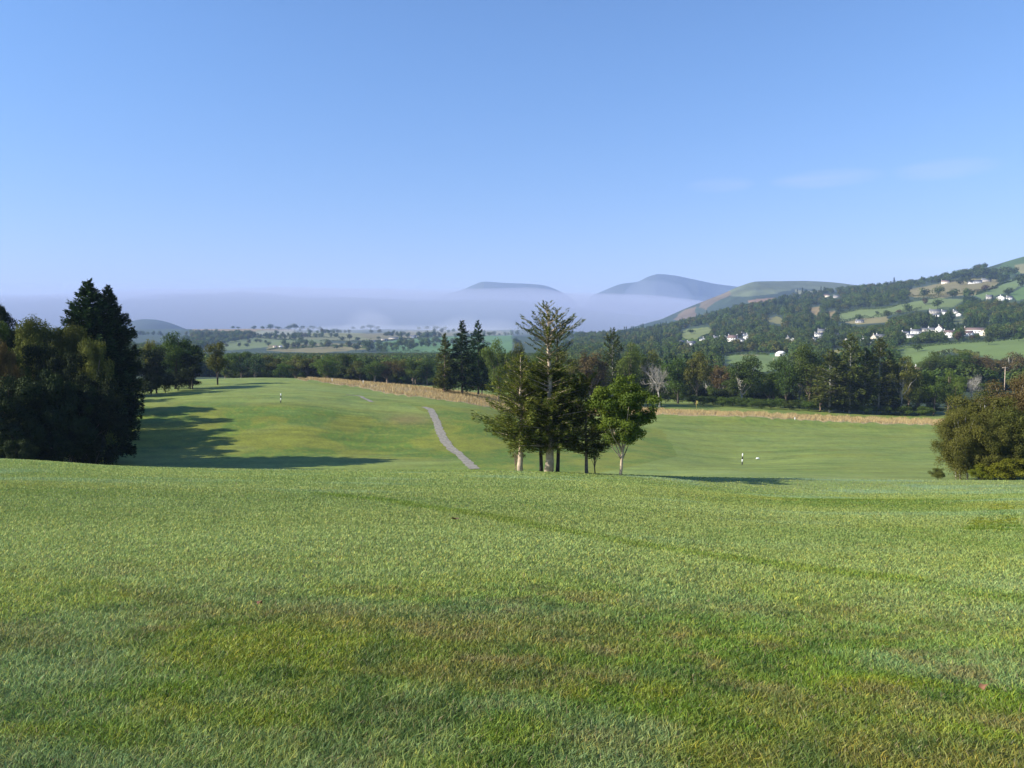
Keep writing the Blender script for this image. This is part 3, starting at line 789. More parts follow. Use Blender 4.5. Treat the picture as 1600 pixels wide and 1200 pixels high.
# close kinds (nearer than a hundred metres)
broadleaf('near_a', 15, 13, .3, 120, 60000, .21, .15, low=.95, shell=.33, limbs=26, inner=.35)
broadleaf('near_b', 14, 10, .3, 110, 60000, .19, .15, low=.9, shell=.33, droop=.7, inner=.5, limbs=26)
broadleaf('near_bush', 8, 9, .0, 100, 48000, .17, .16, low=1.0, shell=.3, limbs=14, trunk_r=.09)
broadleaf('near_birch', 11, 9, .0, 130, 70000, .15, .15, low=.95, shell=.38, droop=.9, inner=.6, limbs=46, trunk_r=.13, stems=3)
broadleaf('near_laurel', 3, 5.4, .0, 70, 17000, .12, .2, low=1.0, shell=.3, limbs=8, trunk_r=.05, up=.8)
conifer('near_spruce', 24, 11, 1.5, .42, [(0, .45), (.12, .66), (.35, .8), (.65, .66), (.77, .48), (.87, .29), (.95, .1), (1, .01)], .34, .8, .1, .3, nb=9, prof_rng=.35)
conifer('near_spruce_b', 23, 11, 1.5, .42, [(0, .45), (.12, .66), (.35, .8), (.68, .66), (.8, .42), (.9, .22), (.96, .08), (1, .01)], .34, .8, .15, .28, nb=9, prof_rng=.35)
# far kinds: single mesh, a few pixels each
def lowtree(name, H, W, n, ls, kind='round'):
    global RNG
    RNG = np.random.default_rng(hash_name(name))
    if kind == 'round':
        ncl = 9; C = unit(ncl) * (RNG.random((ncl, 1)) ** .4) * np.array((W * .3, W * .3, H * .27)); C[:, 2] += H * .55
        idx = RNG.integers(ncl, size=n); d = unit(n)
        P = C[idx] + d * np.array((W * .24, W * .24, H * .22)) * RNG.uniform(.7, 1.05, (n, 1)); N_ = d + RNG.normal(0, .4, (n, 3)); N_[:, 2] += .4
    else:
        h = RNG.random(n) ** 1.4; a = RNG.random(n) * 2 * math.pi; r = W / 2 * (1.02 - h) * RNG.uniform(.6, 1.1, n)
        P = np.stack([np.cos(a) * r, np.sin(a) * r, H * (.08 + .92 * h)], -1); N_ = np.stack([np.cos(a), np.sin(a), .6 + 0 * a], -1) + RNG.normal(0, .4, (n, 3))
    V, Q = quads(P, N_, ls, .8)
    mb = MB(); mb.tube([(0, 0, -2), (0, 0, H * .6)], [H * .022, H * .012], 4)
    tq = mb.q[0]; nv = len(V)
    tint = np.concatenate([RNG.random(n), np.zeros(len(tq))])
    V = np.vstack([V, np.vstack(mb.v)]); QQ = np.vstack([Q, tq + nv])
    return leafmesh(name, V, QQ, tint)
LOW = {}
for i in range(4): LOW['r%d' % i] = lowtree('far_round_%d' % i, 12, 12, 420, 1.25)
for i in range(2): LOW['c%d' % i] = lowtree('far_conifer_%d' % i, 16, 7, 300, 1.1, 'con')

SEED = [0]
def put(name, label, kind, px, Y, top, wpx, leaf, bark=None, base=None, group=None, cat='tree', shift=0, H=None):
    """a tree standing at photo column px, at distance Y (or where the row `base` meets the land)"""
    if base is not None: X0, Y0, Z0 = hit(px, base, Y or 1)
    else: X0, Y0, Z0 = at_depth(px, Y)
    pr = PROTO[kind]
    h = (ratio(top) * Y0 - Z0) if H is None else H
    w = wpx / F * Y0
    SEED[0] += 1
    rz = (SEED[0] * 2.399) % 6.283
    root = link(name, None)
    root.location = (X0, Y0, Z0); root.rotation_euler = (0, 0, rz)
    s = (w / pr['W'], w / pr['W'], h / pr['H'])
    tag(root, label, cat, group)
    parts = [('trunk', pr['trunk'], bark or BARK)]
    if pr['crown'] is not None: parts.append(('crown', pr['crown'], G[leaf]))
    for nm, me, mt in parts:
        o = link(nm, me, root); o.scale = s
        o.material_slots[0].link = 'OBJECT'; o.material_slots[0].material = mt
    return root
# ---- the left bank of trees
LG = 'trees massed on the left edge of the course'
put('spruce_tree', 'tallest dark spruce on the left, its pointed top highest of all trees there', 'near_spruce', 142, 105, 432, 128, 'spruce', BARKD, group=LG)
put('spruce_tree', 'dark spruce just right of the tallest one, slightly shorter with a blunt top', 'near_spruce_b', 168, 107, 442, 108, 'spruce', BARKD, group=LG)
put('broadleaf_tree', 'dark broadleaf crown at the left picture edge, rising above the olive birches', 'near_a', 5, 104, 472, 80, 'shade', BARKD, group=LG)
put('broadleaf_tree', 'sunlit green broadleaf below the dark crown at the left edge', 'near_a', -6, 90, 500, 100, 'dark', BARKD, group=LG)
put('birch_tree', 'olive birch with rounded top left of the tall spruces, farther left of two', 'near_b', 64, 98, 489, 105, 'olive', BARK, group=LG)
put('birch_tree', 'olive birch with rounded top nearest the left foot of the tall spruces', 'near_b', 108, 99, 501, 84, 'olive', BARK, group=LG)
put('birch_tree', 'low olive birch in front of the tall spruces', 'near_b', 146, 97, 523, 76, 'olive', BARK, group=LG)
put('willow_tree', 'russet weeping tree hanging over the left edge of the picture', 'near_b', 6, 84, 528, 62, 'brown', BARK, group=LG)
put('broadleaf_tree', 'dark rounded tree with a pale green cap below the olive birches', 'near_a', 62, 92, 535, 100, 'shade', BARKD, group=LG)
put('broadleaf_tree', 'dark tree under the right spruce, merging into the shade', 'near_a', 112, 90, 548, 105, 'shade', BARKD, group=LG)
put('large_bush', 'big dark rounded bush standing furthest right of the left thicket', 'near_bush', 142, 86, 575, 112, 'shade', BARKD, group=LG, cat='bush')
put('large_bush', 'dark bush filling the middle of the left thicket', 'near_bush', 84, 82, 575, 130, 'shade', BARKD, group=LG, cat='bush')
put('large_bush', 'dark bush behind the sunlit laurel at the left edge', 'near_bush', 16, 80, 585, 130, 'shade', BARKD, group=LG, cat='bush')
put('laurel_bush', 'small laurel with sunlit leaves low at the left edge above the grass', 'near_laurel', 22, 75, 686, 66, 'shade', BARKD, cat='bush')
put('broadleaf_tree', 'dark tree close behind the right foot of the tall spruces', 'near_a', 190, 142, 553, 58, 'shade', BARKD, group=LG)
put('broadleaf_tree', 'small brownish tree between the spruces and the wide dark oak', 'birch_a', 238, 190, 524, 34, 'olive', BARKD, group=LG)
put('oak_tree', 'wide dark oak casting shade on the left crest of the fairway', 'oak_a', 274, 190, 516, 84, 'dark', BARKD, group=LG)
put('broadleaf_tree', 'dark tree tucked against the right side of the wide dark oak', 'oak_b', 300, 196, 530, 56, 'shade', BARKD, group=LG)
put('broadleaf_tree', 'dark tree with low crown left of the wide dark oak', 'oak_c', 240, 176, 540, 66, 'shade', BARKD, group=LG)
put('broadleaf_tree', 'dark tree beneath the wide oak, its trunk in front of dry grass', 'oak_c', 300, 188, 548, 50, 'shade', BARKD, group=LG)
put('round_tree', 'small round tree alone at the right end of the left bank, straw behind its trunks', 'oak_c', 339, 205, 531, 42, 'olive', BARKD)
for px, Y, H_, lb in [(215,158,4.5,'dark shrub at the foot of the spruces, left of the row'),(236,168,5,'dark shrub under the small brownish tree'),(258,176,5,'dark shrub under the left side of the wide oak'),(278,183,4.6,'dark shrub under the middle of the wide oak'),(295,190,3.4,'dark shrub under the right side of the wide oak')]:
    put('shrub', lb, 'shrub_a', px, Y, 0, 46, 'shade', BARKD, group=LG, cat='shrub', H=H_)
# beyond the left edge of the frame: the rest of the bank, which shades it
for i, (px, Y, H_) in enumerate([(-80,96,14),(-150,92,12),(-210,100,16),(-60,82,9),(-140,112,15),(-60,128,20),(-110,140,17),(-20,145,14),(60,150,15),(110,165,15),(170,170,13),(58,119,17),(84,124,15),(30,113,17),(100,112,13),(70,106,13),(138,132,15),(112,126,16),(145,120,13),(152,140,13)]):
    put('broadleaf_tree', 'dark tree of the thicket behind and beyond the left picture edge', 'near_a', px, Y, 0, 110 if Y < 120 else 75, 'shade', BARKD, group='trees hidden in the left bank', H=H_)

# ---- the group of trees on the brow
conifer('brow_left', 9.8, 5.8, 2.2, .36, [(0, .5), (.2, 1), (.5, .9), (.8, .5), (1, .06)], .19, .9, .4, .15, nb=7, spread=.2, top_rise=1.0, gaps=.25, asp=.30, prof_rng=.5, tr=.21)
conifer('brow_main', 14.6, 6.2, 2.2, .38, [(0, .5), (.16, 1), (.45, .9), (.58, .5), (.64, .30), (.7, .5), (.76, .78), (.83, .6), (.9, .36), (.96, .18), (1, .04)], .20, .72, .35, .2, nb=8, spread=.22, top_rise=.95, gaps=.15, asp=.26, prof_rng=.45, tr=.33, tsp=1.)
conifer('brow_back', 14.2, 5.2, 2.0, .42, [(0, .6), (.2, 1), (.5, .8), (.62, .2), (.72, .4), (.8, .66), (.87, .5), (.94, .25), (1, .04)], .20, .6, .35, .2, nb=6, spread=.22, top_rise=.95, gaps=.2, asp=.26, prof_rng=.45, tr=.18, tsp=1.)
conifer('brow_low', 8.2, 4.8, 1.6, .34, [(0, .5), (.2, .9), (.5, 1), (.8, .6), (1, .2)], .20, .7, .35, .1, nb=8, spread=.24, top_rise=1.0, gaps=.15, asp=.30, prof_rng=.45, tr=.13)
broadleaf('brow_round', 8.9, 7.6, 2.0, 100, 34000, .17, .15, low=.95, shell=.5, inner=.5, flat=.65, limbs=26, trunk_r=.12, ax=.08)
broadleaf('brow_twig', 3.4, 3.2, 1.0, 18, 900, .14, .2, low=.8, limbs=14, trunk_r=.05, inner=.8)
BG = 'group of trees on the brow of the slope'
put('conifer_tree', 'bushy conifer at the left of the group on the brow, pale trunk', 'brow_left', 813, 66.6, 556, 130, 'brow', BARKP, group=BG)
put('larch_tree', 'tallest larch of the group on the brow, thick pale trunk and open spiky top', 'brow_main', 857, 66.4, 473, 126, 'brow', BARKP, group=BG)
put('larch_tree', 'second larch with dark trunk behind the tallest, its bare top to the right', 'brow_back', 871, 67.6, 479, 84, 'brow', BARKD, group=BG)
put('conifer_tree', 'low dark conifer right of the thick pale trunk on the brow', 'brow_low', 918, 66.6, 588, 100, 'larch', BARK, group=BG)
put('conifer_tree', 'dark conifer just left of the tall larch, thin trunk beside the thick pale one', 'brow_low', 846, 67.8, 572, 112, 'brow', BARKD, group=BG)
put('round_tree', 'leafy green tree on slender pale trunk, rightmost of the group on the brow', 'brow_round', 970, 64.5, 580, 132, 'bright', BARKP, group=BG)
put('sapling', 'thin crooked sapling under the leftmost conifer of the brow', 'brow_twig', 805, 66.8, 688, 42, 'brow', BARK, group=BG)
put('sapling', 'thin dark twisted sapling between the low conifer and the round tree', 'brow_twig', 931, 66.5, 682, 56, 'dark', BARKD, group=BG)

# ---- right foreground
RGp = 'bushes at the right picture edge'
put('birch_tree', 'wide olive birch leaning over the right edge of the green', 'near_birch', 1538, 84, 606, 140, 'olive', BARKG, group=RGp)
put('birch_tree', 'tall brown birch at the right picture edge', 'near_birch', 1600, 88, 580, 150, 'brown', BARKG, group=RGp)
put('birch_tree', 'low olive birch at the left foot of the right thicket', 'near_birch', 1508, 81, 632, 100, 'olive', BARKG, group=RGp)
put('birch_tree', 'dark olive birch hanging over the yellow green laurel', 'near_birch', 1584, 81, 630, 110, 'olive', BARKD, group=RGp)
put('birch_tree', 'rounded birch filling the middle of the right thicket', 'near_birch', 1552, 80, 650, 100, 'olive', BARKD, group=RGp)
put('small_bush', 'little brown bush at the left tip of the right thicket', 'near_laurel', 1470, 79, 731, 30, 'olive', BARKD, group=RGp, cat='bush')
put('laurel_bush', 'yellow green laurel at the foot of the right thicket', 'near_laurel', 1582, 78, 714, 106, 'laurel', BARKD, group=RGp, cat='bush')
put('laurel_bush', 'low yellow green shoots left of the larger laurel on the right', 'near_laurel', 1540, 78, 728, 46, 'laurel', BARKD, group=RGp, cat='bush')

# ---- far row left of the centre, behind the crest
RW = 'trees along the far side of the course, left of centre'
for px, top, w, k, lf, lb in [
 (376,547,44,'oak_c','mid','grey green tree next right of the lone round tree'),
 (398,552,36,'birch_a','bluegreen','slim blue green tree left of the brown oak in the far row'),
 (427,555,42,'oak_b','olive','brown olive oak, first brown crown of the far row'),
 (462,553,40,'oak_a','olive','olive oak right of the first brown crown'),
 (482,561,34,'oak_b','brown','darker brown oak half hidden by its olive neighbour'),
 (513,553,46,'oak_a','mid','green oak above a small brownish tree in the far row'),
 (511,576,26,'oak_b','olive','small brownish tree standing before the green oak'),
 (542,551,38,'oak_c','dark','dark green oak just left of the middle of the far row'),
 (561,564,38,'oak_b','olive','olive tree right of the dark green oak'),
 (585,562,36,'birch_a','mid','narrow green tree left of the grey birches'),
 (606,561,38,'birch_a','brown','grey brown birch with pale trunk, left of two'),
 (624,557,38,'birch_a','olive','grey olive birch with pale trunk, right of two'),
 (648,560,34,'oak_c','mid','green tree right of the two grey birches'),
 (668,557,38,'oak_a','dark','dark green tree left of the three spruces'),
 (444,566,30,'oak_c','mid','low green tree between the first brown crown and the olive oak'),
 (355,560,30,'oak_c','mid','grey green low tree just behind the lone round tree')]:
    put('broadleaf_tree', lb, k, px, 345 + (px * 7 % 23), top, w * 1.25, lf, BARK, group=RW)
SP = 'spruces left of the brow group'
put('spruce_tree', 'shortest and leftmost of the three spruces in the straw', 'spruce_b', 694, 0, 521, 36, 'larch', BARK, base=613, group=SP)
put('spruce_tree', 'tallest of the three spruces, standing in the straw', 'spruce_a', 722, 0, 499, 58, 'spruce', BARK, base=616, group=SP)
put('spruce_tree', 'third spruce, behind the right side of the tallest', 'spruce_b', 747, 240, 502, 46, 'spruce', BARKD, group=SP)
put('broadleaf_tree', 'green broadleaf with short trunk right of the three spruces', 'oak_c', 751, 0, 545, 50, 'bluegreen', BARK, base=618)
put('broadleaf_tree', 'round green broadleaf between the spruces and the tall larch', 'oak_a', 779, 232, 526, 62, 'mid', BARK)
put('broadleaf_tree', 'olive broadleaf behind the left side of the tall larch', 'oak_b', 812, 245, 536, 50, 'olive', BARK)

# ---- the long tree line right of the centre
RT = 'trees of the long line right of the brow group'
L_ = [
 (845,250,545,60,'oak_a','mid','BARK','green tree behind the trunk of the tall larch'),
 (888,262,550,56,'oak_b','olive','BARK','olive tree directly behind the right side of the tall larch'),
 (921,258,543,58,'birch_a','brown','BARK','brown twiggy crown just right of the tall larch'),
 (957,268,515,40,'larch_a','larch','BARKP','thin pointed larch rising above the leafy round tree'),
 (985,262,532,56,'oak_a','mid','BARK','green broadleaf right of the thin pointed larch'),
 (1012,272,548,40,'oak_b','olive','BARK','olive crown left of the bare tree'),
 (1060,285,556,60,'oak_a','dark','BARKD','dark tree directly behind the bare tree'),
 (1088,282,550,50,'oak_b','olive','BARK','olive dome right of the bare tree'),
 (1012,262,585,50,'shrub_a','dark','BARKD','dark shrub behind the leafy round tree on its right'),
 (1048,0,594,50,'shrub_a','mid','BARKD','spreading green shrub below the bare tree'),
 (1075,0,600,44,'shrub_a','dark','BARKD','dark low shrub right of the spreading green one'),
 (1103,0,562,50,'ash_a','olive','BARKP','open olive tree with a forked pale trunk'),
 (1126,0,566,40,'birch_a','brown','BARKP','tan twiggy tree between the open olive tree and the dark oak'),
 (1162,0,555,66,'oak_b','dark','BARKP','big round dark oak on several pale trunks'),
 (1142,0,590,34,'oak_c','dark','BARKP','small dark tree under the left side of the round dark oak'),
 (1205,0,580,46,'oak_c','bright','BARK','bright green tree right of the big round dark oak'),
 (1228,282,548,52,'oak_a','dark','BARKD','tall dark crown behind the bright green tree'),
 (1262,280,538,60,'oak_b','dark','BARK','highest dark broadleaf in the middle of the line'),
 (1248,0,572,52,'ash_a','mid','BARKP','green tree with tall bare trunk before the highest broadleaf'),
 (1296,0,548,60,'larch_a','larch','BARKP','olive larch with straight pale trunk reaching the straw'),
 (1281,0,598,30,'birch_a','rust','BARK','small rusty tree left of the olive larch'),
 (1327,0,524,52,'larch_a','larch','BARKP','pointed larch, left of the two highest conifers'),
 (1350,0,545,46,'larch_a','mid','BARKP','dense green conifer between the two highest conifers'),
 (1372,0,530,50,'larch_a','larch','BARKP','pointed larch, right of the two highest conifers'),
 (1390,275,548,48,'spruce_b','bluegreen','BARK','blue green spruce behind the right pointed larch'),
 (1408,0,556,54,'ash_a','olive','BARKP','pine like tree with three pale trunks'),
 (1436,0,588,40,'oak_c','dark','BARKD','dark low tree right of the three pale trunks'),
 (1458,0,580,44,'oak_b','mid','BARKD','green tree at the right end of the line'),
 (1482,268,575,50,'oak_a','mid','BARK','bright topped tree behind the right thicket'),
 (1420,285,577,40,'oak_a','olive','BARK','olive crown showing above the low dark tree'),
 (1455,390,547,56,'oak_a','dark','BARKD','dark round tree below the green field'),
 (1495,392,548,50,'oak_b','dark','BARKD','second dark round tree below the green field, right of the first'),
 (1532,395,550,52,'birch_a','brown','BARKD','purple brown beech below the green field'),
 (1578,398,548,66,'oak_a','brown','BARKP','wide purple brown beech at the right edge'),
 (1602,330,580,60,'oak_b','olive','BARKD','olive tree behind the tall brown birch'),
 (1545,330,596,44,'oak_c','dark','BARKD','dark tree under the utility pole'),
 (1492,300,586,40,'oak_c','mid','BARKD','green tree left of the pale twiggy tree')]
for px, Y, top, w, k, lf, bk, lb in L_:
    b = None
    if Y == 0: b = {True: 633, False: 0}[px < 1000] if px < 1000 else np.interp(px, [1000, 1050, 1100, 1160, 1250, 1300, 1400, 1470], [622, 624, 628, 634, 637, 645, 648, 649])
    nm = {'larch_a': 'larch_tree', 'spruce_b': 'spruce_tree', 'shrub_a': 'shrub', 'birch_a': 'birch_tree'}.get(k, 'broadleaf_tree')
    put(nm, lb, k, px, Y or 200, top, w * 1.12, lf, {'BARK': BARK, 'BARKD': BARKD, 'BARKP': BARKG}[bk], base=b, group=RT, cat='shrub' if nm == 'shrub' else 'tree')
put('bare_tree', 'leafless grey tree with pale forked limbs above the green shrub', 'dead_a', 1031, 258, 545, 58, 'dark', BARKG)
put('bare_tree', 'pale twiggy half bare tree right of the line, below the purple beeches', 'dead_a', 1516, 300, 570, 34, 'dark', BARKG)
# undergrowth at the foot of the line
for i, px in enumerate(range(1085, 1475, 15)):
    put('shrub', ('%s shrub of the undergrowth beneath the long tree line, %s' % ('mid green' if i % 3 == 0 else 'dark', 'taller than its neighbours' if px * 7 % 5 > 3 else ('at its left end' if px < 1200 else 'in its middle' if px < 1340 else 'at its right end'))), 'shrub_a', px, 266 + (px * 13 % 17), 0, 34, 'dark' if i % 3 else 'mid', BARKD, group='undergrowth beneath the long tree line', cat='shrub', H=3.5 + (px * 7 % 5) * .6)
for i, px in enumerate(range(1060, 1500, 17)):
    put('shrub', 'dark understorey shrub standing behind the trunks of the long tree line, %s' % ('left third' if px < 1210 else 'middle third' if px < 1350 else 'right third'), 'shrub_a', px, 288 + (px * 13 % 21), 0, 36, 'shade' if i % 3 else 'dark', BARKD, group='understorey of the long tree line', cat='shrub', H=5.5 + (px * 7 % 5) * .7)
for i, px in enumerate(list(range(365, 700, 18)) + list(range(770, 1060, 18))):
    put('shrub', 'low dark shrub closing the foot of the distant tree rows', 'shrub_a', px, 366 if px < 700 else 292, 0, 34, 'dark' if i % 3 else 'mid', BARKD, group='undergrowth of the far rows', cat='shrub', H=6 + (px * 7 % 5) * .6)

# ---- woods too dense to count, as instances of a few far trees
def protos(names, leaf):
    c = bpy.data.collections.new('far_tree_kinds_' + leaf)
    for n_ in names:
        o = bpy.data.objects.new('far_tree', LOW[n_]); o.material_slots[0].link = 'OBJECT'; o.material_slots[0].material = G[leaf]; c.objects.link(o)
    return c
def scatter(name, label, X, Y, S, coll, cat='wood'):
    Z = terr(X, Y)
    V = np.stack([X, Y, Z - 1], -1)
    me = bpy.data.meshes.new(name); me.vertices.add(len(V)); me.vertices.foreach_set('co', V.astype(np.float32).ravel())
    a = me.attributes.new('size', 'FLOAT', 'POINT'); a.data.foreach_set('value', np.asarray(S, np.float32))
    o = link(name, me, kind='stuff'); o['label'] = label; o['category'] = cat
    ng = bpy.data.node_groups.new(name, 'GeometryNodeTree')
    ng.interface.new_socket('Geometry', in_out='INPUT', socket_type='NodeSocketGeometry')
    ng.interface.new_socket('Geometry', in_out='OUTPUT', socket_type='NodeSocketGeometry')
    N, L = ng.nodes, ng.links
    gi = N.new('NodeGroupInput'); go = N.new('NodeGroupOutput')
    ip = N.new('GeometryNodeInstanceOnPoints'); ci = N.new('GeometryNodeCollectionInfo')
    ci.inputs['Collection'].default_value = coll; ci.inputs['Separate Children'].default_value = True; ci.inputs['Reset Children'].default_value = True
    ip.inputs['Pick Instance'].default_value = True
    ri = N.new('FunctionNodeRandomValue'); ri.data_type = 'INT'; ri.inputs[4].default_value = 0; ri.inputs[5].default_value = 20
    rv = N.new('FunctionNodeRandomValue'); rv.data_type = 'FLOAT_VECTOR'; rv.inputs[0].default_value = (0, 0, 0); rv.inputs[1].default_value = (0, 0, 6.28)
    na = N.new('GeometryNodeInputNamedAttribute'); na.data_type = 'FLOAT'; na.inputs[0].default_value = 'size'
    L.new(gi.outputs[0], ip.inputs['Points']); L.new(ci.outputs[0], ip.inputs['Instance'])
    L.new(ri.outputs[2], ip.inputs['Instance Index'])
    L.new(rv.outputs[0], ip.inputs['Rotation']); L.new(na.outputs[0], ip.inputs['Scale'])
    L.new(ip.outputs[0], go.inputs[0])
    md = o.modifiers.new('scatter', 'NODES'); md.node_group = ng
    return o
def woods():
    global RNG
    RNG = np.random.default_rng(5)
    az = np.arange(-60, 1660, 7.5); ly = np.arange(math.log(385), math.log(3300), .0125)
    A, B = np.meshgrid(az, ly)
    A = (A + RNG.uniform(-4, 4, A.shape)).ravel(); Yv = np.exp((B + RNG.uniform(-.007, .007, B.shape)).ravel())
    X = (A - 800) / F * Yv
    Z = terr(X, Yv); px, py = project(X, Yv, Z)
    ok = np.ones(len(X), bool)
    for poly, col, ym in FIELDS:
        if ym >= 900: continue
        # keep crowns off the open fields: test the foot and a point a little below and above it
        for dy in (-2, 0, 2.5): ok &= ~(inpoly(px, py + dy, poly) & (Yv > ym))
    left = px < 900
    # the left valley is mostly fields, wooded only low down and in strips
    lowwood = (py > 555) | inpoly(px, py, [(300,524),(395,522),(395,530),(350,537),(300,548)])
    strips = (fbm(X / 120, Yv / 60, 3) > .68)
    ok &= ~left | lowwood | (strips & (py > 519))
    ok &= (px > 905) | (Yv > 440)
    ok &= (Yv < 2100) | left
    ok &= ~((px > 1540) & (py < 430 - (px - 1540) * .3) & (Yv > 1500))
    for hx, hy, r in HOUSE_CLEAR: ok &= ~((np.abs(px - hx) < r) & (py > hy - 3) & (py < hy + 8))
    X, Yv, px, py = X[ok], Yv[ok], px[ok], py[ok]
    S = RNG.uniform(.6, 1.45, len(X)) * np.interp(Yv, [400, 1000, 3000], [.95, .95, 1.25])
    # trees standing before a field or a house stay low enough to leave it in view
    boxes = [[(hx - w_, hy - 7), (hx + w_, hy - 7), (hx + w_, hy - 1.5), (hx - w_, hy - 1.5)] for hx, hy, w_ in [(h[0], h[1], h[2] * .45) for h in HL]]
    boxes += [[(1205, 548), (1232, 548), (1232, 558), (1205, 558)]]
    for poly in [f[0] for f in FIELDS if f[2] < 900] + boxes + [[(300, 515), (850, 515), (850, 549), (300, 549)]]:
        for _ in range(5):
            hp = 12.5 * S * F / Yv; bad = np.zeros(len(S), bool)
            for k in (.3, .65, 1.0): bad |= inpoly(px, py - k * hp, poly)
            if poly[0] == (300, 515): bad &= py > 550
            S = np.where(bad, S * .72, S)
    sel = RNG.random(len(X)); con = (fbm(X / 90 + 50, Yv / 90, 2) > .72) & (px > 950)
    g1 = (sel < .40) & ~con; g2 = (sel >= .40) & (sel < .82) & ~con; g3 = (sel >= .82) & ~con
    rs = ['r0', 'r1', 'r2', 'r3']
    for nm, mk, names, leaf, lb in [('wood', g1, rs, 'dark', 'dark green broadleaf woods clothing the hillside and valley floor'),
                            ('wood', g2, rs, 'mid', 'mid green broadleaf crowns mixed through the hillside woods'),
                            ('wood', g3, rs, 'olive', 'olive crowns dotted through the hillside woods'),
                            ('conifer_wood', con, ['c0', 'c1', 'r0'], 'spruce', 'dark conifer stands within the hillside woods')]:
        scatter(nm, lb, X[mk], Yv[mk], S[mk], protos(names, leaf))
    # woods on the farther hill
def fartree(px, py, wpx, leaf, label, kind='r0', group=None, hpx=None):
    h = hit(px, py, 300)
    if h is None: return
    w = wpx / F * h[1]
    o = link('round_tree' if kind[0] == 'r' else 'conifer_tree', LOW[kind])
    o.location = h; o.rotation_euler = (0, 0, px % 6.28)
    s = w / (12 if kind[0] == 'r' else 7)
    o.scale = (s, s, s if hpx is None else (hpx / F * h[1]) / (12 if kind[0] == 'r' else 16))
    o.material_slots[0].link = 'OBJECT'; o.material_slots[0].material = G[leaf]
    tag(o, label, 'tree', group)
# ------------------------------------------------------------------ lone trees on the far fields
FT = 'lone trees on the far fields'
for i, (px, py, w, lf, lb) in enumerate([
 (1434,549,22,'dark','large round dark tree alone in the green field below the village'),
 (1545,539,19,'dark','round dark tree on the upper edge of the green field, below the long brown roof'),
 (1557,530,17,'dark','dark tree behind the right end of the long brown roofed house'),
 (1592,533,20,'dark','dark tree at the top right corner of the green field'),
 (1472,536,20,'dark','dark tree at the field edge beneath the white gabled houses'),
 (1448,536,24,'mid','wide green tree at the field edge left of the white gabled houses'),
 (1410,538,18,'dark','dark bush like tree at the left end of the field edge'),
 (1497,533,18,'brown','brownish tree at the field edge between two rows of houses'),
 (1519,534,16,'brown','small brown tree at the field edge below the brown roofs'),
 (1465,483,20,'dark','dark clump on the slope field above the grey roofed cottages'),
 (1371,491,9,'dark','small round tree standing alone on the upper slope field'),
 (1386,497,17,'dark','dark tree at the foot of the slope field, right of the small round one'),
 (1417,490,18,'dark','dark round tree on the slope field, left of the brown bush'),
 (1404,491,12,'brown','brownish tree pressed against the dark round one on the slope field'),
 (1446,476,13,'brown','thin brown tree in the middle of the slope field'),
 (1341,501,18,'dark','dark round tree behind the small pale cottages on the slope'),
 (1443,465,20,'dark','dark clump on the tan pasture under the ridge, left end'),
 (1466,464,20,'dark','dark clump on the tan pasture under the ridge, second from left'),
 (1488,465,22,'dark','dark clump on the tan pasture under the ridge, third from left'),
 (1512,468,22,'mid','green clump at the right end of the tan pasture'),
 (1576,461,20,'dark','dark tree above the white house near the right edge'),
 (1540,456,16,'brown','brown bushes on the upper pasture'),
 (1597,449,24,'dark','dark wooded knoll top at the right picture edge'),
 (1563,522,16,'bright','lighter green tree right of the long brown roofed house'),
 (1455,513,14,'bright','yellow green tree above the white gabled houses'),
 (1080,522,14,'dark','round dark tree in the small field above the left cottages'),
 (343,543,12,'dark','dark round tree on the far left field, left of two'),
 (374,543,9,'dark','small dark tree just left of the pair on the far field'),
 (386,543,11,'dark','round tree on the far field, right of the small dark one'),
 (458,533,14,'dark','dark tree behind the little white farmhouse'),
 (470,533,13,'dark','dark tree right behind the little white farmhouse'),
 (415,537,8,'dark','small tree at the left of the farm hedge'),
 (488,544,14,'mid','grey green tree on the far field below the farm'),
 (506,544,11,'mid','small round tree on the far field right of the grey green one'),
 (448,547,14,'dark','dark tree below the little white farmhouse'),
 (526,546,14,'dark','dark tree on the far field left of the green meadow'),
 (556,549,17,'dark','round tree at the left corner of the green meadow'),
 (575,549,22,'dark','large tree at the left corner of the green meadow'),
 (535,533,12,'dark','tree in the hedge below the mist, left of three'),
 (546,532,13,'dark','tree in the hedge below the mist, middle of three'),
 (558,533,12,'dark','tree in the hedge below the mist, right of three'),
 (655,527,13,'dark','dark tree right of the white farm, left of three'),
 (666,527,12,'dark','dark tree right of the white farm, middle of three'),
 (678,526,15,'dark','dark tree right of the white farm, right of three'),
 (637,528,9,'dark','small tree left of the white farm'),
 (592,531,10,'dark','tree beside the pale barns below the mist')]):
    fartree(px, py, w, lf, lb, 'r%d' % (i % 4), FT, hpx=w * (.62 + (i * 7 % 5) * .09))
# trees along the skyline of the far left land
SK = 'trees on the far left skyline'
for i, (px, w) in enumerate([(366,7),(374,6),(398,9),(412,8),(424,13),(436,9),(452,12),(462,15),(474,10),(490,11),(500,9),(553,8),(568,9),(580,12),(590,9),(655,8),(668,9),(682,10),(695,9)]):
    h = at_depth(px, 3150)
    o = link('round_tree', LOW['r%d' % (i % 4)]); o.location = h; s = w / F * 3150 / 12
    o.scale = (s * 1.3, s, s * .75); o.material_slots[0].link = 'OBJECT'; o.material_slots[0].material = G['dark']
    tag(o, 'hazy tree on the skyline of the far left land', 'tree', SK)
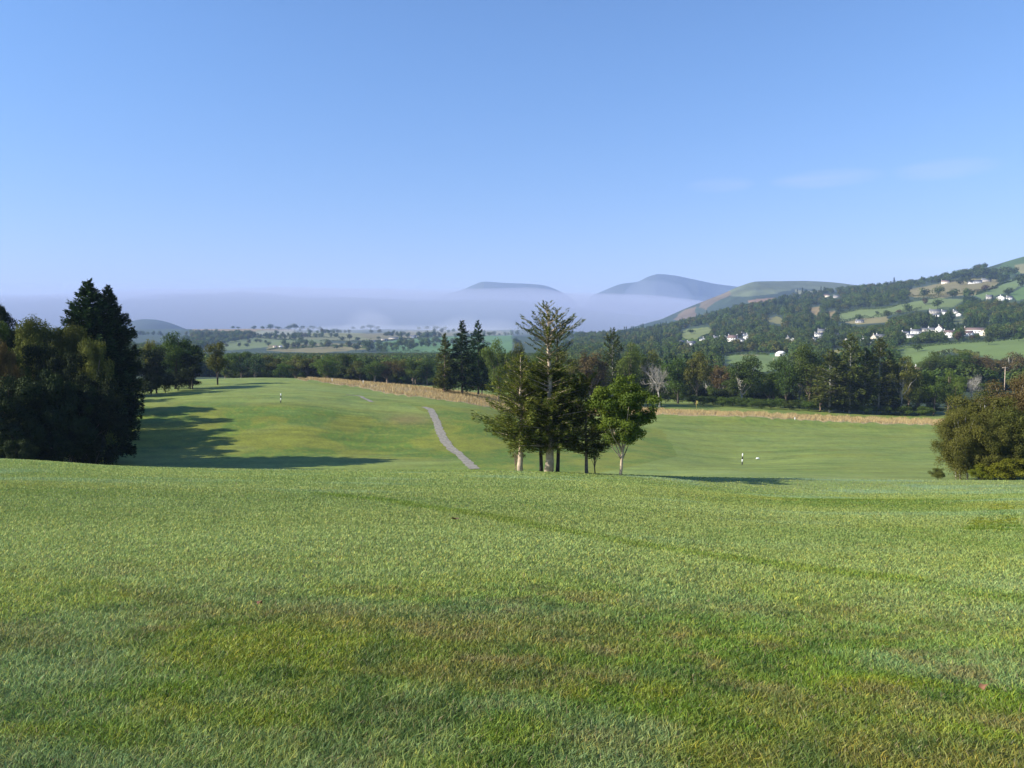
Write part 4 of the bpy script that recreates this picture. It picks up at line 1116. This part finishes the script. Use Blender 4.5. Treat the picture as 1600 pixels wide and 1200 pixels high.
# the dark conifers and wood on the ridge at the right
SKR = 'trees along the right ridge'
for i, (px, py, w, k) in enumerate([(1405,452,12,'r0'),(1412,449,13,'r1'),(1421,450,11,'r2'),(1433,447,10,'r3'),(1466,441,10,'r1'),(1474,438,9,'r2'),(1484,438,14,'r0'),(1495,436,16,'r1'),(1507,434,17,'r2'),(1519,432,17,'r3'),(1531,432,17,'r0'),(1543,430,16,'r1'),(1554,430,15,'r2'),(1566,429,16,'r3'),(1577,428,16,'r1'),(1586,428,14,'r0'),(1500,443,14,'r2'),(1512,441,14,'r3'),(1548,438,14,'r1'),(1560,437,14,'r0'),(1572,434,14,'r2')]):
    h = hit(px, py + 3, 900)
    if h is None: continue
    o = link('round_tree', LOW[k]); o.location = h; s = w * 1.15 / F * h[1] / 12
    o.scale = (s, s, s * .9); o.material_slots[0].link = 'OBJECT'; o.material_slots[0].material = G['dark']
    tag(o, 'dark tree in the belt along the right ridge under the green hilltop', 'tree', SKR)

# ------------------------------------------------------------------ houses
WHITE = pbr('white_render', (.80, .78, .73), .8, .06, 1.5)
CREAM = pbr('cream_render', (.72, .64, .50), .8, .08, 1.5)
GREY = pbr('grey_stone', (.36, .34, .31), .9, .25, 2)
SLATE = pbr('slate', (.14, .145, .155), .7, .25, 1.2)
TILE = pbr('brown_tile', (.17, .115, .10), .8, .25, 1.2)
GLASS = pbr('window_glass', (.03, .035, .045), .15)
def house(px, py, Y, wpx, hpx, label, wall=None, roof=None, gable=False, chim=1, name='house', cat='house', rz=None, depth=None):
    """a gabled house on the land: wall, roof, chimneys, windows, door"""
    h = hit(px, py, 300) if Y is None else at_depth(px, Y)
    if h is None: return
    X0, Y0, Z0 = h
    w = wpx / F * Y0; H_ = hpx / F * Y0
    wall = wall or WHITE; roof = roof or SLATE
    long_ = max(w, 7.0) if not gable else 9.0
    d = depth or (7.0 if not gable else max(w, 6.0))
    # long axis along x unless the gable faces the viewer
    L = long_ if not gable else 10.0
    D = d if not gable else max(w, 5.0)
    eh = H_ * .58; rh = H_ - eh
    root = link(name, None); root.location = (X0, Y0, Z0)
    face = math.atan2(-X0, Y0)
    root.rotation_euler = (0, 0, (rz if rz is not None else ((px * 37) % 17 - 8) * .03) + face + (math.pi / 2 if gable else 0))
    tag(root, label, cat, 'houses and farms on the far hillsides')
    m = MB(); m.box(-L/2, L/2, -D/2, D/2, -3, eh)
    V = [(-L/2, -D/2, eh), (-L/2, D/2, eh), (-L/2, 0, eh + rh - .15), (L/2, -D/2, eh), (L/2, D/2, eh), (L/2, 0, eh + rh - .15)]
    m.add(V, None, [(0, 2, 1), (3, 4, 5)])
    link('wall', m.data('wall', wall), root)
    r = MB(); o_ = .35; t = .22
    for s in (-1, 1):
        y1 = s * (D / 2 + o_); z1 = eh - o_ * rh / (D / 2)
        a = [(-L/2 - .25, y1, z1), (L/2 + .25, y1, z1), (L/2 + .25, 0, eh + rh), (-L/2 - .25, 0, eh + rh)]
        b = [(x, y, z + t) for x, y, z in a]
        q = [(0, 1, 2, 3), (7, 6, 5, 4), (0, 4, 5, 1), (3, 2, 6, 7), (0, 3, 7, 4), (1, 5, 6, 2)]
        if s > 0: q = [f[::-1] for f in q]
        r.add(a + b, q)
    ro = link('roof', r.data('roof', roof), root)
    for k in range(chim):
        c = MB(); cx = (-L/2 + .6) if k == 0 else (L/2 - .6)
        c.box(cx - .45, cx + .45, -.4, .4, eh + rh - .6, eh + rh + 1.3); c.box(cx - .2, cx + .2, -.2, .2, eh + rh + 1.3, eh + rh + 1.7)
        link('chimney', c.data('chimney', wall), ro)
    n = max(2, int(L / 3.2)); rows = 2 if eh > 4.4 else 1
    for rw in range(rows):
        for k in range(n):
            x = -L/2 + L * (k + .5) / n
            zc = eh * ((rw + .5) / rows)
            for s in (-1,):
                g = MB(); y = s * (D / 2 + .03)
                if rw == 0 and k == n // 2:
                    g.box(x - .5, x + .5, min(y, y - s * .06), max(y, y - s * .06), 0, 2.05); link('door', g.data('door', TILE), root)
                else:
                    g.box(x - .55, x + .55, min(y, y - s * .06), max(y, y - s * .06), zc - .6, zc + .6); link('window', g.data('window', GLASS), root)
    g = MB(); g.box(-L/2 - .03, -L/2 + .03, -.5, .5, eh * .4, eh * .4 + 1.1); link('window', g.data('window', GLASS), root)
    return root
HL = [  # column, row of the foot, width, height in photo pixels, label, wall, roof, gable to viewer, chimneys
 (1080,539.5,13,6.5,'low white cottage, leftmost bright white house below the small field',None,None,0,1),
 (1064,537,9,5,'grey roofed cottage left of the leftmost white cottage',GREY,None,0,1),
 (1032,541,5,4,'tiny pale cottage among trees left of all the village',None,None,1,0),
 (1098,534.5,9,7,'white gabled cottage second among the left cottages',None,None,1,1),
 (1120,531.5,10,6,'white house half hidden by trees left of the large white house',None,None,0,2),
 (1137,531.5,9,6,'narrow white house touching the left of the large white house',None,None,0,1),
 (1145,533.5,14,10,'large cream white house with brown roof in the left village',None,TILE,0,2),
 (1157,533.5,12,4.5,'low white annexe right of the large cream white house',None,None,0,0),
 (1166,531,8,9.5,'tall white gabled house at the right of the left village',None,None,1,1),
 (1162,524,6,4,'small white house behind the tall gabled one',None,None,0,1),
 (1231,533,6,8,'grey and white gabled house deep among trees, left of two',GREY,None,1,1),
 (1238,534.5,9,7,'white gabled house deep among trees, right of two',None,None,1,0),
 (1270,533,4,7,'narrow white gable right of the houses deep among trees',None,None,1,0),
 (1279,525,12,5,'white fronted house in the cluster above the marquee',None,None,0,1),
 (1284,521,12,7,'stone house topmost of the cluster above the marquee',GREY,None,0,2),
 (1283,531.5,9,6,'small white house lowest of the cluster above the marquee',None,None,0,1),
 (1307,525.5,11,4.5,'low white bungalow alone right of the cluster',None,None,0,0),
 (1322,535.5,6,7,'white gable showing behind the left pointed larch',None,None,1,0),
 (1347,534.5,6,8,'white gable at the left end of the white farmhouse',None,None,1,1),
 (1357,536,15,6,'long low white wing of the white farmhouse',None,None,0,1),
 (1366,533,10,10,'cream gable of the white farmhouse above the larches',CREAM,None,1,1),
 (1376,528.5,13,6,'white range behind the cream gable',None,SLATE,0,1),
 (1415,524,11,6,'low grey roofed house at the left end of the village terrace',None,SLATE,0,1),
 (1423,527,8,5,'small white house below the left end of the terrace',None,SLATE,0,1),
 (1431,521.5,15,7,'white house with long slate roof in the terrace',None,SLATE,0,1),
 (1446,517.5,14,5,'grey roofed house behind the terrace',GREY,SLATE,0,1),
 (1457,520,13,8,'white house with slate roof left of the big white gable',None,SLATE,0,1),
 (1468,520,10,11,'big white gable in the middle of the village',None,TILE,1,1),
 (1483,523,15,7,'white house with brown roof right of the big white gable',None,TILE,0,2),
 (1486,527,7,8,'white gable below the brown roofed house',None,TILE,1,0),
 (1513,524,12,7,'white house with purple brown roof, left of the longest roof',None,TILE,0,1),
 (1525,520,33,8,'longest white house under a purple brown roof',None,TILE,0,2),
 (1537,524,10,9,'cream end block right of the longest roof',CREAM,TILE,1,0),
 (1461,489.5,16,6,'grey roofed farmhouse on the slope above the village',GREY,SLATE,0,1),
 (1475,491,8,6,'white cottage right of the grey roofed farmhouse',None,None,0,1),
 (1464,494.5,13,4,'low white barn below the grey roofed farmhouse',None,None,0,0),
 (1493,489,5,4,'small white cottage among trees, upper of two',None,None,0,1),
 (1498,493.5,7,4.5,'small white cottage among trees, lower of two',None,None,1,0),
 (1343,504,11,4.5,'pale cottages row beside the round tree on the slope',GREY,SLATE,0,1),
 (1546,467,9,6,'grey house left of the white house near the right edge',GREY,SLATE,0,1),
 (1564,469,11,7,'white gabled house below the ridge near the right edge',None,None,1,1),
 (1577,468,8,5,'small white house right of the gabled one below the ridge',None,None,0,1),
 (1477,443,11,5,'tan stone house on the ridge at the left of the belt of trees',CREAM,TILE,0,1),
 (1523,443,19,5,'long white house on the ridge before the belt of trees',None,SLATE,0,1),
 (1541,440,13,5,'grey roofed house on the ridge right of the long white one',GREY,SLATE,0,1),
 (1292,464,9,4,'tan house among conifers on the distant hill',CREAM,TILE,0,1),
 (1307,465,9,4,'grey house right of the tan one on the distant hill',GREY,SLATE,0,1),
 (1438,583,10,10,'white cottage with brown roof between the tree line and the green field',None,TILE,0,1),
 (1561,583,10,6,'white house glimpsed under the purple beeches, before the utility pole',None,SLATE,0,1),
 (438.5,543.5,6,4.5,'little white farmhouse on the far left fields',None,None,1,0),
 (430,543,6,3,'brown barn beside the little white farmhouse',CREAM,TILE,0,0),
 (646,528,9,4.5,'white farm on the skyline field at the left of centre',None,SLATE,0,1),
 (615,530.5,15,3.5,'long pale barn left of the white farm',CREAM,SLATE,0,0),
 (600,532.5,8,3,'pale barn at the left end of the farm buildings',CREAM,SLATE,0,0),
 (583,534.5,6,3,'tiny pale shed in the mist left of the barns',CREAM,SLATE,0,0)]
HOUSE_CLEAR = [(h[0], h[1], h[2] * .5 + 3) for h in HL] + [(1220, 557, 12), (1171, 557, 12)]
for px, py, w, hh, lb, wa, ro, ga, ch in HL:
    house(px, py, None, w, hh, lb, wa, ro, bool(ga), ch)
woods()
def hedge(pts, w, h, leaf, label):
    global RNG
    RNG = np.random.default_rng(int(pts[0][0] * 7 + pts[0][1]))
    W_ = [q for q in (hit(x, y, 300) for x, y in pts) if q]
    P = np.array([(a[0], a[1]) for a in W_]); d = np.concatenate([[0], np.cumsum(np.hypot(*np.diff(P, axis=0).T))])
    n = int(min(9000, d[-1] * 14)); s = RNG.random(n) * d[-1]
    hh = h * (.35 + 1.3 * vnoise(s / 9, s * 0 + pts[0][1])) ; ww = w * (.6 + .8 * vnoise(s / 13, s * 0 + 5))
    a = RNG.random(n) * math.pi; u = RNG.uniform(.7, 1.05, n)
    X = np.interp(s, d, P[:, 0]) + np.cos(a) * ww * .3 * u; Y = np.interp(s, d, P[:, 1]) + np.cos(a) * ww * .4 * u
    Z = terr(X, Y) + np.sin(a) * hh * u
    V, Q = quads(np.stack([X, Y, Z], -1), np.stack([np.cos(a), -np.abs(np.cos(a)) * .5, np.sin(a) + .3], -1) + RNG.normal(0, .4, (n, 3)), 1.3, .8)
    me = leafmesh('hedgerow', V, Q, RNG.random(n)); me.materials[0] = G[leaf]
    tag(link('hedgerow', me), label, 'hedge')
for pts, w, h, lf, lb in [
 ([(1400,545),(1430,543),(1500,536.5),(1560,533),(1599,529)], 5, 4, 'dark', 'dark hedge along the top edge of the green field below the village'),
 ([(1455,556),(1490,551),(1530,557)], 4, 2.5, 'olive', 'low olive hedge across the lower part of the green field'),
 ([(1308,504),(1350,498),(1400,491),(1440,483)], 5, 4, 'dark', 'hedge below the slope field with the small round tree'),
 ([(1308,491),(1345,483),(1390,481),(1425,471),(1470,465.5)], 6, 5, 'dark', 'hedge above the slope field with the small round tree'),
 ([(1420,464),(1470,462),(1520,458),(1560,450)], 5, 4, 'olive', 'broken hedge through the tan pasture under the ridge'),
 ([(1525,461),(1556,448),(1590,436)], 5, 4, 'dark', 'hedge climbing the upper right field'),
 ([(1470,443.5),(1500,437),(1545,434)], 5, 3, 'olive', 'scrub line along the top of the tan pasture'),
 ([(1118,558),(1170,553.5),(1200,555)], 4, 3, 'dark', 'hedge at the upper edge of the playing field'),
 ([(1064,531),(1090,533),(1110,521)], 4, 3, 'mid', 'hedge beneath the small field above the left cottages'),
 ([(345,537),(395,527),(440,525),(520,528)], 5, 4, 'dark', 'hedge crossing the far left fields'),
 ([(418,547),(470,544),(520,541),(575,545)], 5, 3.5, 'mid', 'hedge below the little white farmhouse'),
 ([(585,534),(640,529.5),(690,526)], 5, 3, 'dark', 'hedge along the top of the bright far meadow'),
 ([(500,533),(540,534),(580,535)], 5, 3.5, 'dark', 'hedge beneath the low mist'),
 ([(590,550),(640,552),(690,553)], 6, 5, 'dark', 'hedge at the foot of the bright far meadow'),
 ([(400,528),(440,531),(480,534)], 5, 4, 'dark', 'hedge left of the little white farmhouse')]:
    hedge(pts, w, h, lf, lb)
# marquee by the playing field
def marquee():
    h = hit(1220, 556.5, 300); X0, Y0, Z0 = h
    w = 17 / F * Y0; H_ = 8 / F * Y0
    root = link('marquee', None); root.location = h; root.rotation_euler = (0, 0, -.3)
    tag(root, 'white marquee with pitched roof at the edge of the playing field', 'tent')
    m = MB(); m.box(-w/2, w/2, -4, 4, -1, H_ * .5); link('wall', m.data('wall', WHITE), root)
    r = MB(); e = H_ * .5 + .02
    r.add([(-w/2-.3, -4.3, e), (w/2+.3, -4.3, e), (w/2+.3, 4.3, e), (-w/2-.3, 4.3, e), (-w*.18, 0, H_), (w*.18, 0, H_)],
          [(0, 1, 5, 4), (2, 3, 4, 5), (3, 2, 1, 0)], [(1, 2, 5), (3, 0, 4)])
    link('roof', r.data('roof', WHITE), root)
    d = MB(); d.box(-1.2, 1.2, -4.06, -4.0, 0, 2.3); link('door', d.data('door', SLATE), root)
marquee()
GREENF = pbr('green_net', (.05, .30, .17), .7)
def net():
    h = hit(1209, 557.5, 300)
    root = link('goal_frame', None); root.location = h
    tag(root, 'green ball stop net frame left of the marquee', 'net')
    m = MB()
    for x in (-3.2, 3.2): m.tube([(x, 0, 0), (x, 0, 3.6)], .12, 6)
    m.tube([(-3.2, 0, 3.6), (3.2, 0, 3.6)], .12, 6); m.tube([(-3.2, 0, .3), (3.2, 0, .3)], .1, 6)
    link('frame', m.data('frame', GREENF), root)
    n = MB()
    for k in range(12): n.tube([(-3.1 + k * .56, .05, .3), (-3.1 + k * .56, .05, 3.6)], .03, 3)
    for k in range(6): n.tube([(-3.2, .05, .4 + k * .6), (3.2, .05, .4 + k * .6)], .03, 3)
    link('net', n.data('net', GREENF), root)
net()
WOOD = pbr('weathered_wood', (.22, .17, .12), .9, .3, 3)
def rail_fence(px0, px1, py, label):
    a = hit(px0, py, 300); b = hit(px1, py, 300)
    root = link('fence', None); root.location = a; tag(root, label, 'fence')
    n = 10
    for k in range(n):
        t = k / (n - 1); x = (b[0] - a[0]) * t; y = (b[1] - a[1]) * t; z = float(terr(a[0] + x, a[1] + y)) - a[2]
        p = MB(); p.box(x - .09, x + .09, y - .09, y + .09, z - .3, z + 1.5); link('post', p.data('post', WOOD), root)
    for zz in (.6, 1.3):
        P = [((b[0]-a[0])*t, (b[1]-a[1])*t - .14, float(terr(a[0]+(b[0]-a[0])*t, a[1]+(b[1]-a[1])*t)) - a[2] + zz) for t in np.linspace(0, 1, 12)]
        r = MB(); r.tube(P, .09, 4); link('rail', r.data('rail', WOOD), root)
rail_fence(1156, 1186, 556.5, 'brown rail fence along the top of the playing field')
def pole(px, base, top, Y, label, cross):
    h = hit(px, base, 200) if Y is None else at_depth(px, Y)
    H_ = ratio(top) * h[1] - h[2]
    root = link('utility_pole', None); root.location = h; tag(root, label, 'pole')
    m = MB(); m.tube([(0, 0, -.5), (0, 0, H_)], [.19, .13], 8); link('post', m.data('post', BARKP), root)
    if cross:
        c = MB(); c.box(-1.3, 1.3, -.1, .1, H_ - .55, H_ - .3); ca = link('crossarm', c.data('crossarm', BARKP), root)
        for x in (-1.15, 0, 1.15):
            i_ = MB(); i_.tube([(x, 0, H_ - .3), (x, 0, H_ - .08)], .07, 6); link('insulator', i_.data('insulator', GLASS), ca)
    return root
pole(1569.5, None, 573, 330, 'wooden utility pole with crossarm above the right thicket', True)
pole(1208.5, 569, 559, None, 'pale post standing in the playing field', False)

# ------------------------------------------------------------------ golf course furniture
BLACK = pbr('black_paint', (.02, .02, .02), .6)
WPAINT = pbr('white_paint', (.82, .82, .80), .5)
YEL = pbr('yellow_cloth', (.62, .50, .12), .8)
def marker(px, base, top, label):
    h = hit(px, base); X0, Y0, Z0 = h; H_ = ratio(top) * Y0 - Z0
    root = link('marker_post', None); root.location = h; root.rotation_euler = (0, .04, 0); tag(root, label, 'marker post', 'striped fairway marker posts')
    n = 4; 
    for k in range(n):
        m = MB(); r = .095
        m.tube([(0, 0, H_ * k / n - (.2 if k == 0 else 0)), (0, 0, H_ * (k + 1) / n)], r, 10)
        if k == n - 1: m.tube([(0, 0, H_), (0, 0, H_ + .05)], [r * 1.2, r * .5], 10)
        link('band', m.data('band', BLACK if k % 2 == 0 else WPAINT), root)
marker(438.5, 629, 615, 'black and white striped marker post on the left fairway')
marker(1159.5, 726, 709, 'black and white striped marker post on the lower right fairway')
def tee_sign():
    h = hit(1184, 718)
    root = link('tee_marker', None); root.location = h; tag(root, 'small white block lying right of the lower marker post', 'tee marker')
    m = MB(); m.tube([(-.28, 0, .12), (-.2, 0, .2), (.2, 0, .2), (.28, 0, .12)], [.08, .15, .15, .08], 10); link('block', m.data('block', WPAINT, True), root)
    f = MB(); f.box(-.2, -.12, -.06, .06, -.05, .1); f.box(.12, .2, -.06, .06, -.05, .1); link('foot', f.data('foot', BLACK), root)
tee_sign()
def small_post(px, base, hm, mat, label, rad=.06, name='boundary_post', ymin=1):
    h = hit(px, base, ymin); root = link(name, None); root.location = h
    m = MB(); m.tube([(0, 0, -.2), (0, 0, hm)], rad, 8); link('post', m.data('post', mat), root)
    c = MB(); c.tube([(0, 0, hm), (0, 0, hm + .06)], [rad * 1.25, rad * .5], 8); link('cap', c.data('cap', mat), root)
    tag(root, label, 'post')
small_post(519, 598, 1.2, WPAINT, 'white post in the straw, leftmost of the two near the crest')
small_post(567.5, 600.5, 1.2, WPAINT, 'white post in the straw, right of the two near the crest')
small_post(687, 603, 2.6, WPAINT, 'white post left of the three spruces', .12, ymin=262)
small_post(610, 597, 2.6, WPAINT, 'white post under the grey birches in the far row', .12, ymin=262)
small_post(1318, 643, 2.2, WPAINT, 'white post standing under the pointed larches', .12, ymin=200)
small_post(1242, 656, .7, WPAINT, 'tiny white post on the fairway beyond the lower marker', .10)
def flag(px, base, top):
    h = hit(px, base, 200); X0, Y0, Z0 = h; H_ = ratio(top) * Y0 - Z0
    root = link('golf_flag', None); root.location = h; tag(root, 'golf flag with yellow cloth on a thin pole beyond the straw bank', 'flag')
    m = MB(); m.tube([(0, 0, -.2), (0, 0, H_)], .035, 8); link('pole', m.data('pole', YEL), root)
    c = MB(); n = 7; P = []
    for k in range(n):
        x = k / (n - 1) * .55; P += [(x, .05 * math.sin(k * 1.3), H_ - .02 - .12 * x), (x, .05 * math.sin(k * 1.3 + .3), H_ - .9 - .35 * x)]
    P2 = [(x, y + .012, z) for x, y, z in P]; m2 = len(P)
    Q = [(2*k, 2*k+1, 2*k+3, 2*k+2) for k in range(n-1)]
    c.add(P + P2, Q + [tuple(v + m2 for v in q[::-1]) for q in Q] + [(0, 1, 1 + m2, m2), (m2-2, m2-1, 2*m2-1, 2*m2-2)])
    link('cloth', c.data('cloth', YEL), root)
flag(1088, 640, 626)
def bin_():
    h = hit(1391, 646, 200); root = link('litter_bin', None); root.location = h; tag(root, 'small blue grey bin in the shade beneath the long tree line', 'bin')
    m = MB(); m.tube([(0, 0, 0), (0, 0, 1.0)], [.32, .38], 12); link('body', m.data('body', pbr('bin_blue', (.10, .20, .28), .5)), root)
    l = MB(); l.tube([(0, 0, 1.0), (0, 0, 1.1), (0, 0, 1.18)], [.41, .38, .15], 12); link('lid', l.data('lid', pbr('bin_lid', (.2, .3, .36), .5)), root)
bin_()
LEAFR = pbr('fallen_leaf_brown', (.17, .08, .04), .8, .3, 30)
def fallen_leaf(px, py, sz, label):
    h = hit(px, py); root_z = h[2] + .045
    m = MB(); n = 10; V = [(0, 0, .012)]
    for k in range(n):
        a = 2 * math.pi * k / n; r = sz * (1 if k % 2 else .62) * (1.25 if k == 0 else 1)
        V.append((math.cos(a) * r, math.sin(a) * r * .8, .02 * math.sin(a * 2 + px)))
    T = [(0, k + 1, (k + 1) % n + 1) for k in range(n)]
    m.add(V + [(x, y, z - .002) for x, y, z in V], None, T + [(11 + a, 11 + c, 11 + b) for a, b, c in T])
    m.tube([(sz, 0, 0), (sz * 1.9, .01, .01)], .0015, 4)
    o = link('fallen_leaf', m.data('fallen_leaf', LEAFR)); o.location = (h[0], h[1], root_z); o.rotation_euler = (.3, -.25, px % 6)
    tag(o, label, 'leaf')
fallen_leaf(712, 813, .12, 'reddish fallen leaf on the dewy slope below the foot of the path')
fallen_leaf(1536, 1081, .035, 'red brown fallen leaf at the lower right of the grass')
fallen_leaf(406, 948, .035, 'brown fallen leaf on the left of the near grass')
# gravel path down the bank
PATHM = pbr('gravel', (.195, .18, .145), .95, .3, 2.2, bump=.8)
def path(pts, w, edge, name='path'):
    W_ = [hit(x, y) for x, y in pts]
    P = np.array([(a[0], a[1]) for a in W_])
    d = np.concatenate([[0], np.cumsum(np.hypot(*np.diff(P, axis=0).T))])
    n = int(d[-1] / .4); s = np.linspace(0, d[-1], n)
    C = np.stack([pchip(d, P[:, 0], s), pchip(d, P[:, 1], s)], -1)
    T_ = np.gradient(C, axis=0); T_ /= np.linalg.norm(T_, axis=1)[:, None]; Nn = np.stack([-T_[:, 1], T_[:, 0]], -1)
    k = 9; o = np.linspace(-1, 1, k)
    ww = w * (1 + .25 * (vnoise(s / 1.1, s * 0 + 3) - .5))
    ed = (vnoise(s[:, None] / .7 + o[None] * 9, o[None] * 5 + 0 * s[:, None]) - .5) * .35
    XY = C[:, None] + Nn[:, None] * (o[None, :, None] * ww[:, None, None] / 2 + ed[..., None] * (np.abs(o) > .9)[None, :, None])
    Z = terr(XY[..., 0], XY[..., 1]) + .05 * (1 - o[None] ** 2 * .2)
    V = np.concatenate([XY, Z[..., None]], -1).reshape(-1, 3)
    i = np.arange(n - 1)[:, None] * k; j = np.arange(k - 1)[None]
    Q = np.stack([i + j, i + k + j, i + k + j + 1, i + j + 1], -1).reshape(-1, 4)
    link(name, mesh_data(name, V, [Q], [PATHM], smooth_shade=True), kind='structure')
path([(662,636),(671,639),(678,650),(684,664),(692,684),(703,699),(717,710),(732,724),(742,733)], 1.45, 0)
path([(541,617),(556,618),(570,623),(582,628.5)], .9, 0)

# straw-coloured long grass on the banks
def straw():
    global RNG
    RNG = np.random.default_rng(21)
    n = 420000
    Y = RNG.uniform(188, 420, n); X = (RNG.uniform(280, 1530, n) - 800) / F * Y
    Z = terr(X, Y); px, py = project(X, Y, Z)
    k = strawmask(px, py, Y)
    X, Y = X[k], Y[k]
    cl = fbm(X / 2.2, Y / 2.2, 3)
    h = (.35 + .65 * cl) * RNG.uniform(.6, 1.25, len(X))
    c = np.array((.44, .345, .165)) * RNG.uniform(.6, 1.35, (len(X), 1)) * (.75 + .5 * cl[:, None])
    rd = RNG.random(len(X)) < .12; c[rd] *= np.array((.8, .6, .5))
    blades('dry_grass', 'tall straw coloured grass on the banks between the fairways', X, Y, h, np.full(len(X), .07), np.clip(c, 0, .7), .35, blademat('straw_blade', .25, .01), 'dry grass')
straw()
def haze():
    m_, nt, out = newmat('haze')
    v = nt.nodes.new('ShaderNodeVolumePrincipled')
    v.inputs['Color'].default_value = (.42, .58, 1.0, 1); v.inputs['Density'].default_value = HAZE_D
    v.inputs['Anisotropy'].default_value = 0.0
    nt.links.new(v.outputs[0], out.inputs['Volume'])
    b = MB(); b.box(-14000, 14000, -11500, 13000, -75, 830)
    o = link('haze', b.data('haze', m_), kind='stuff', label='thin blue morning haze over the whole valley', category='haze')
HAZE_D = 9e-5
haze()
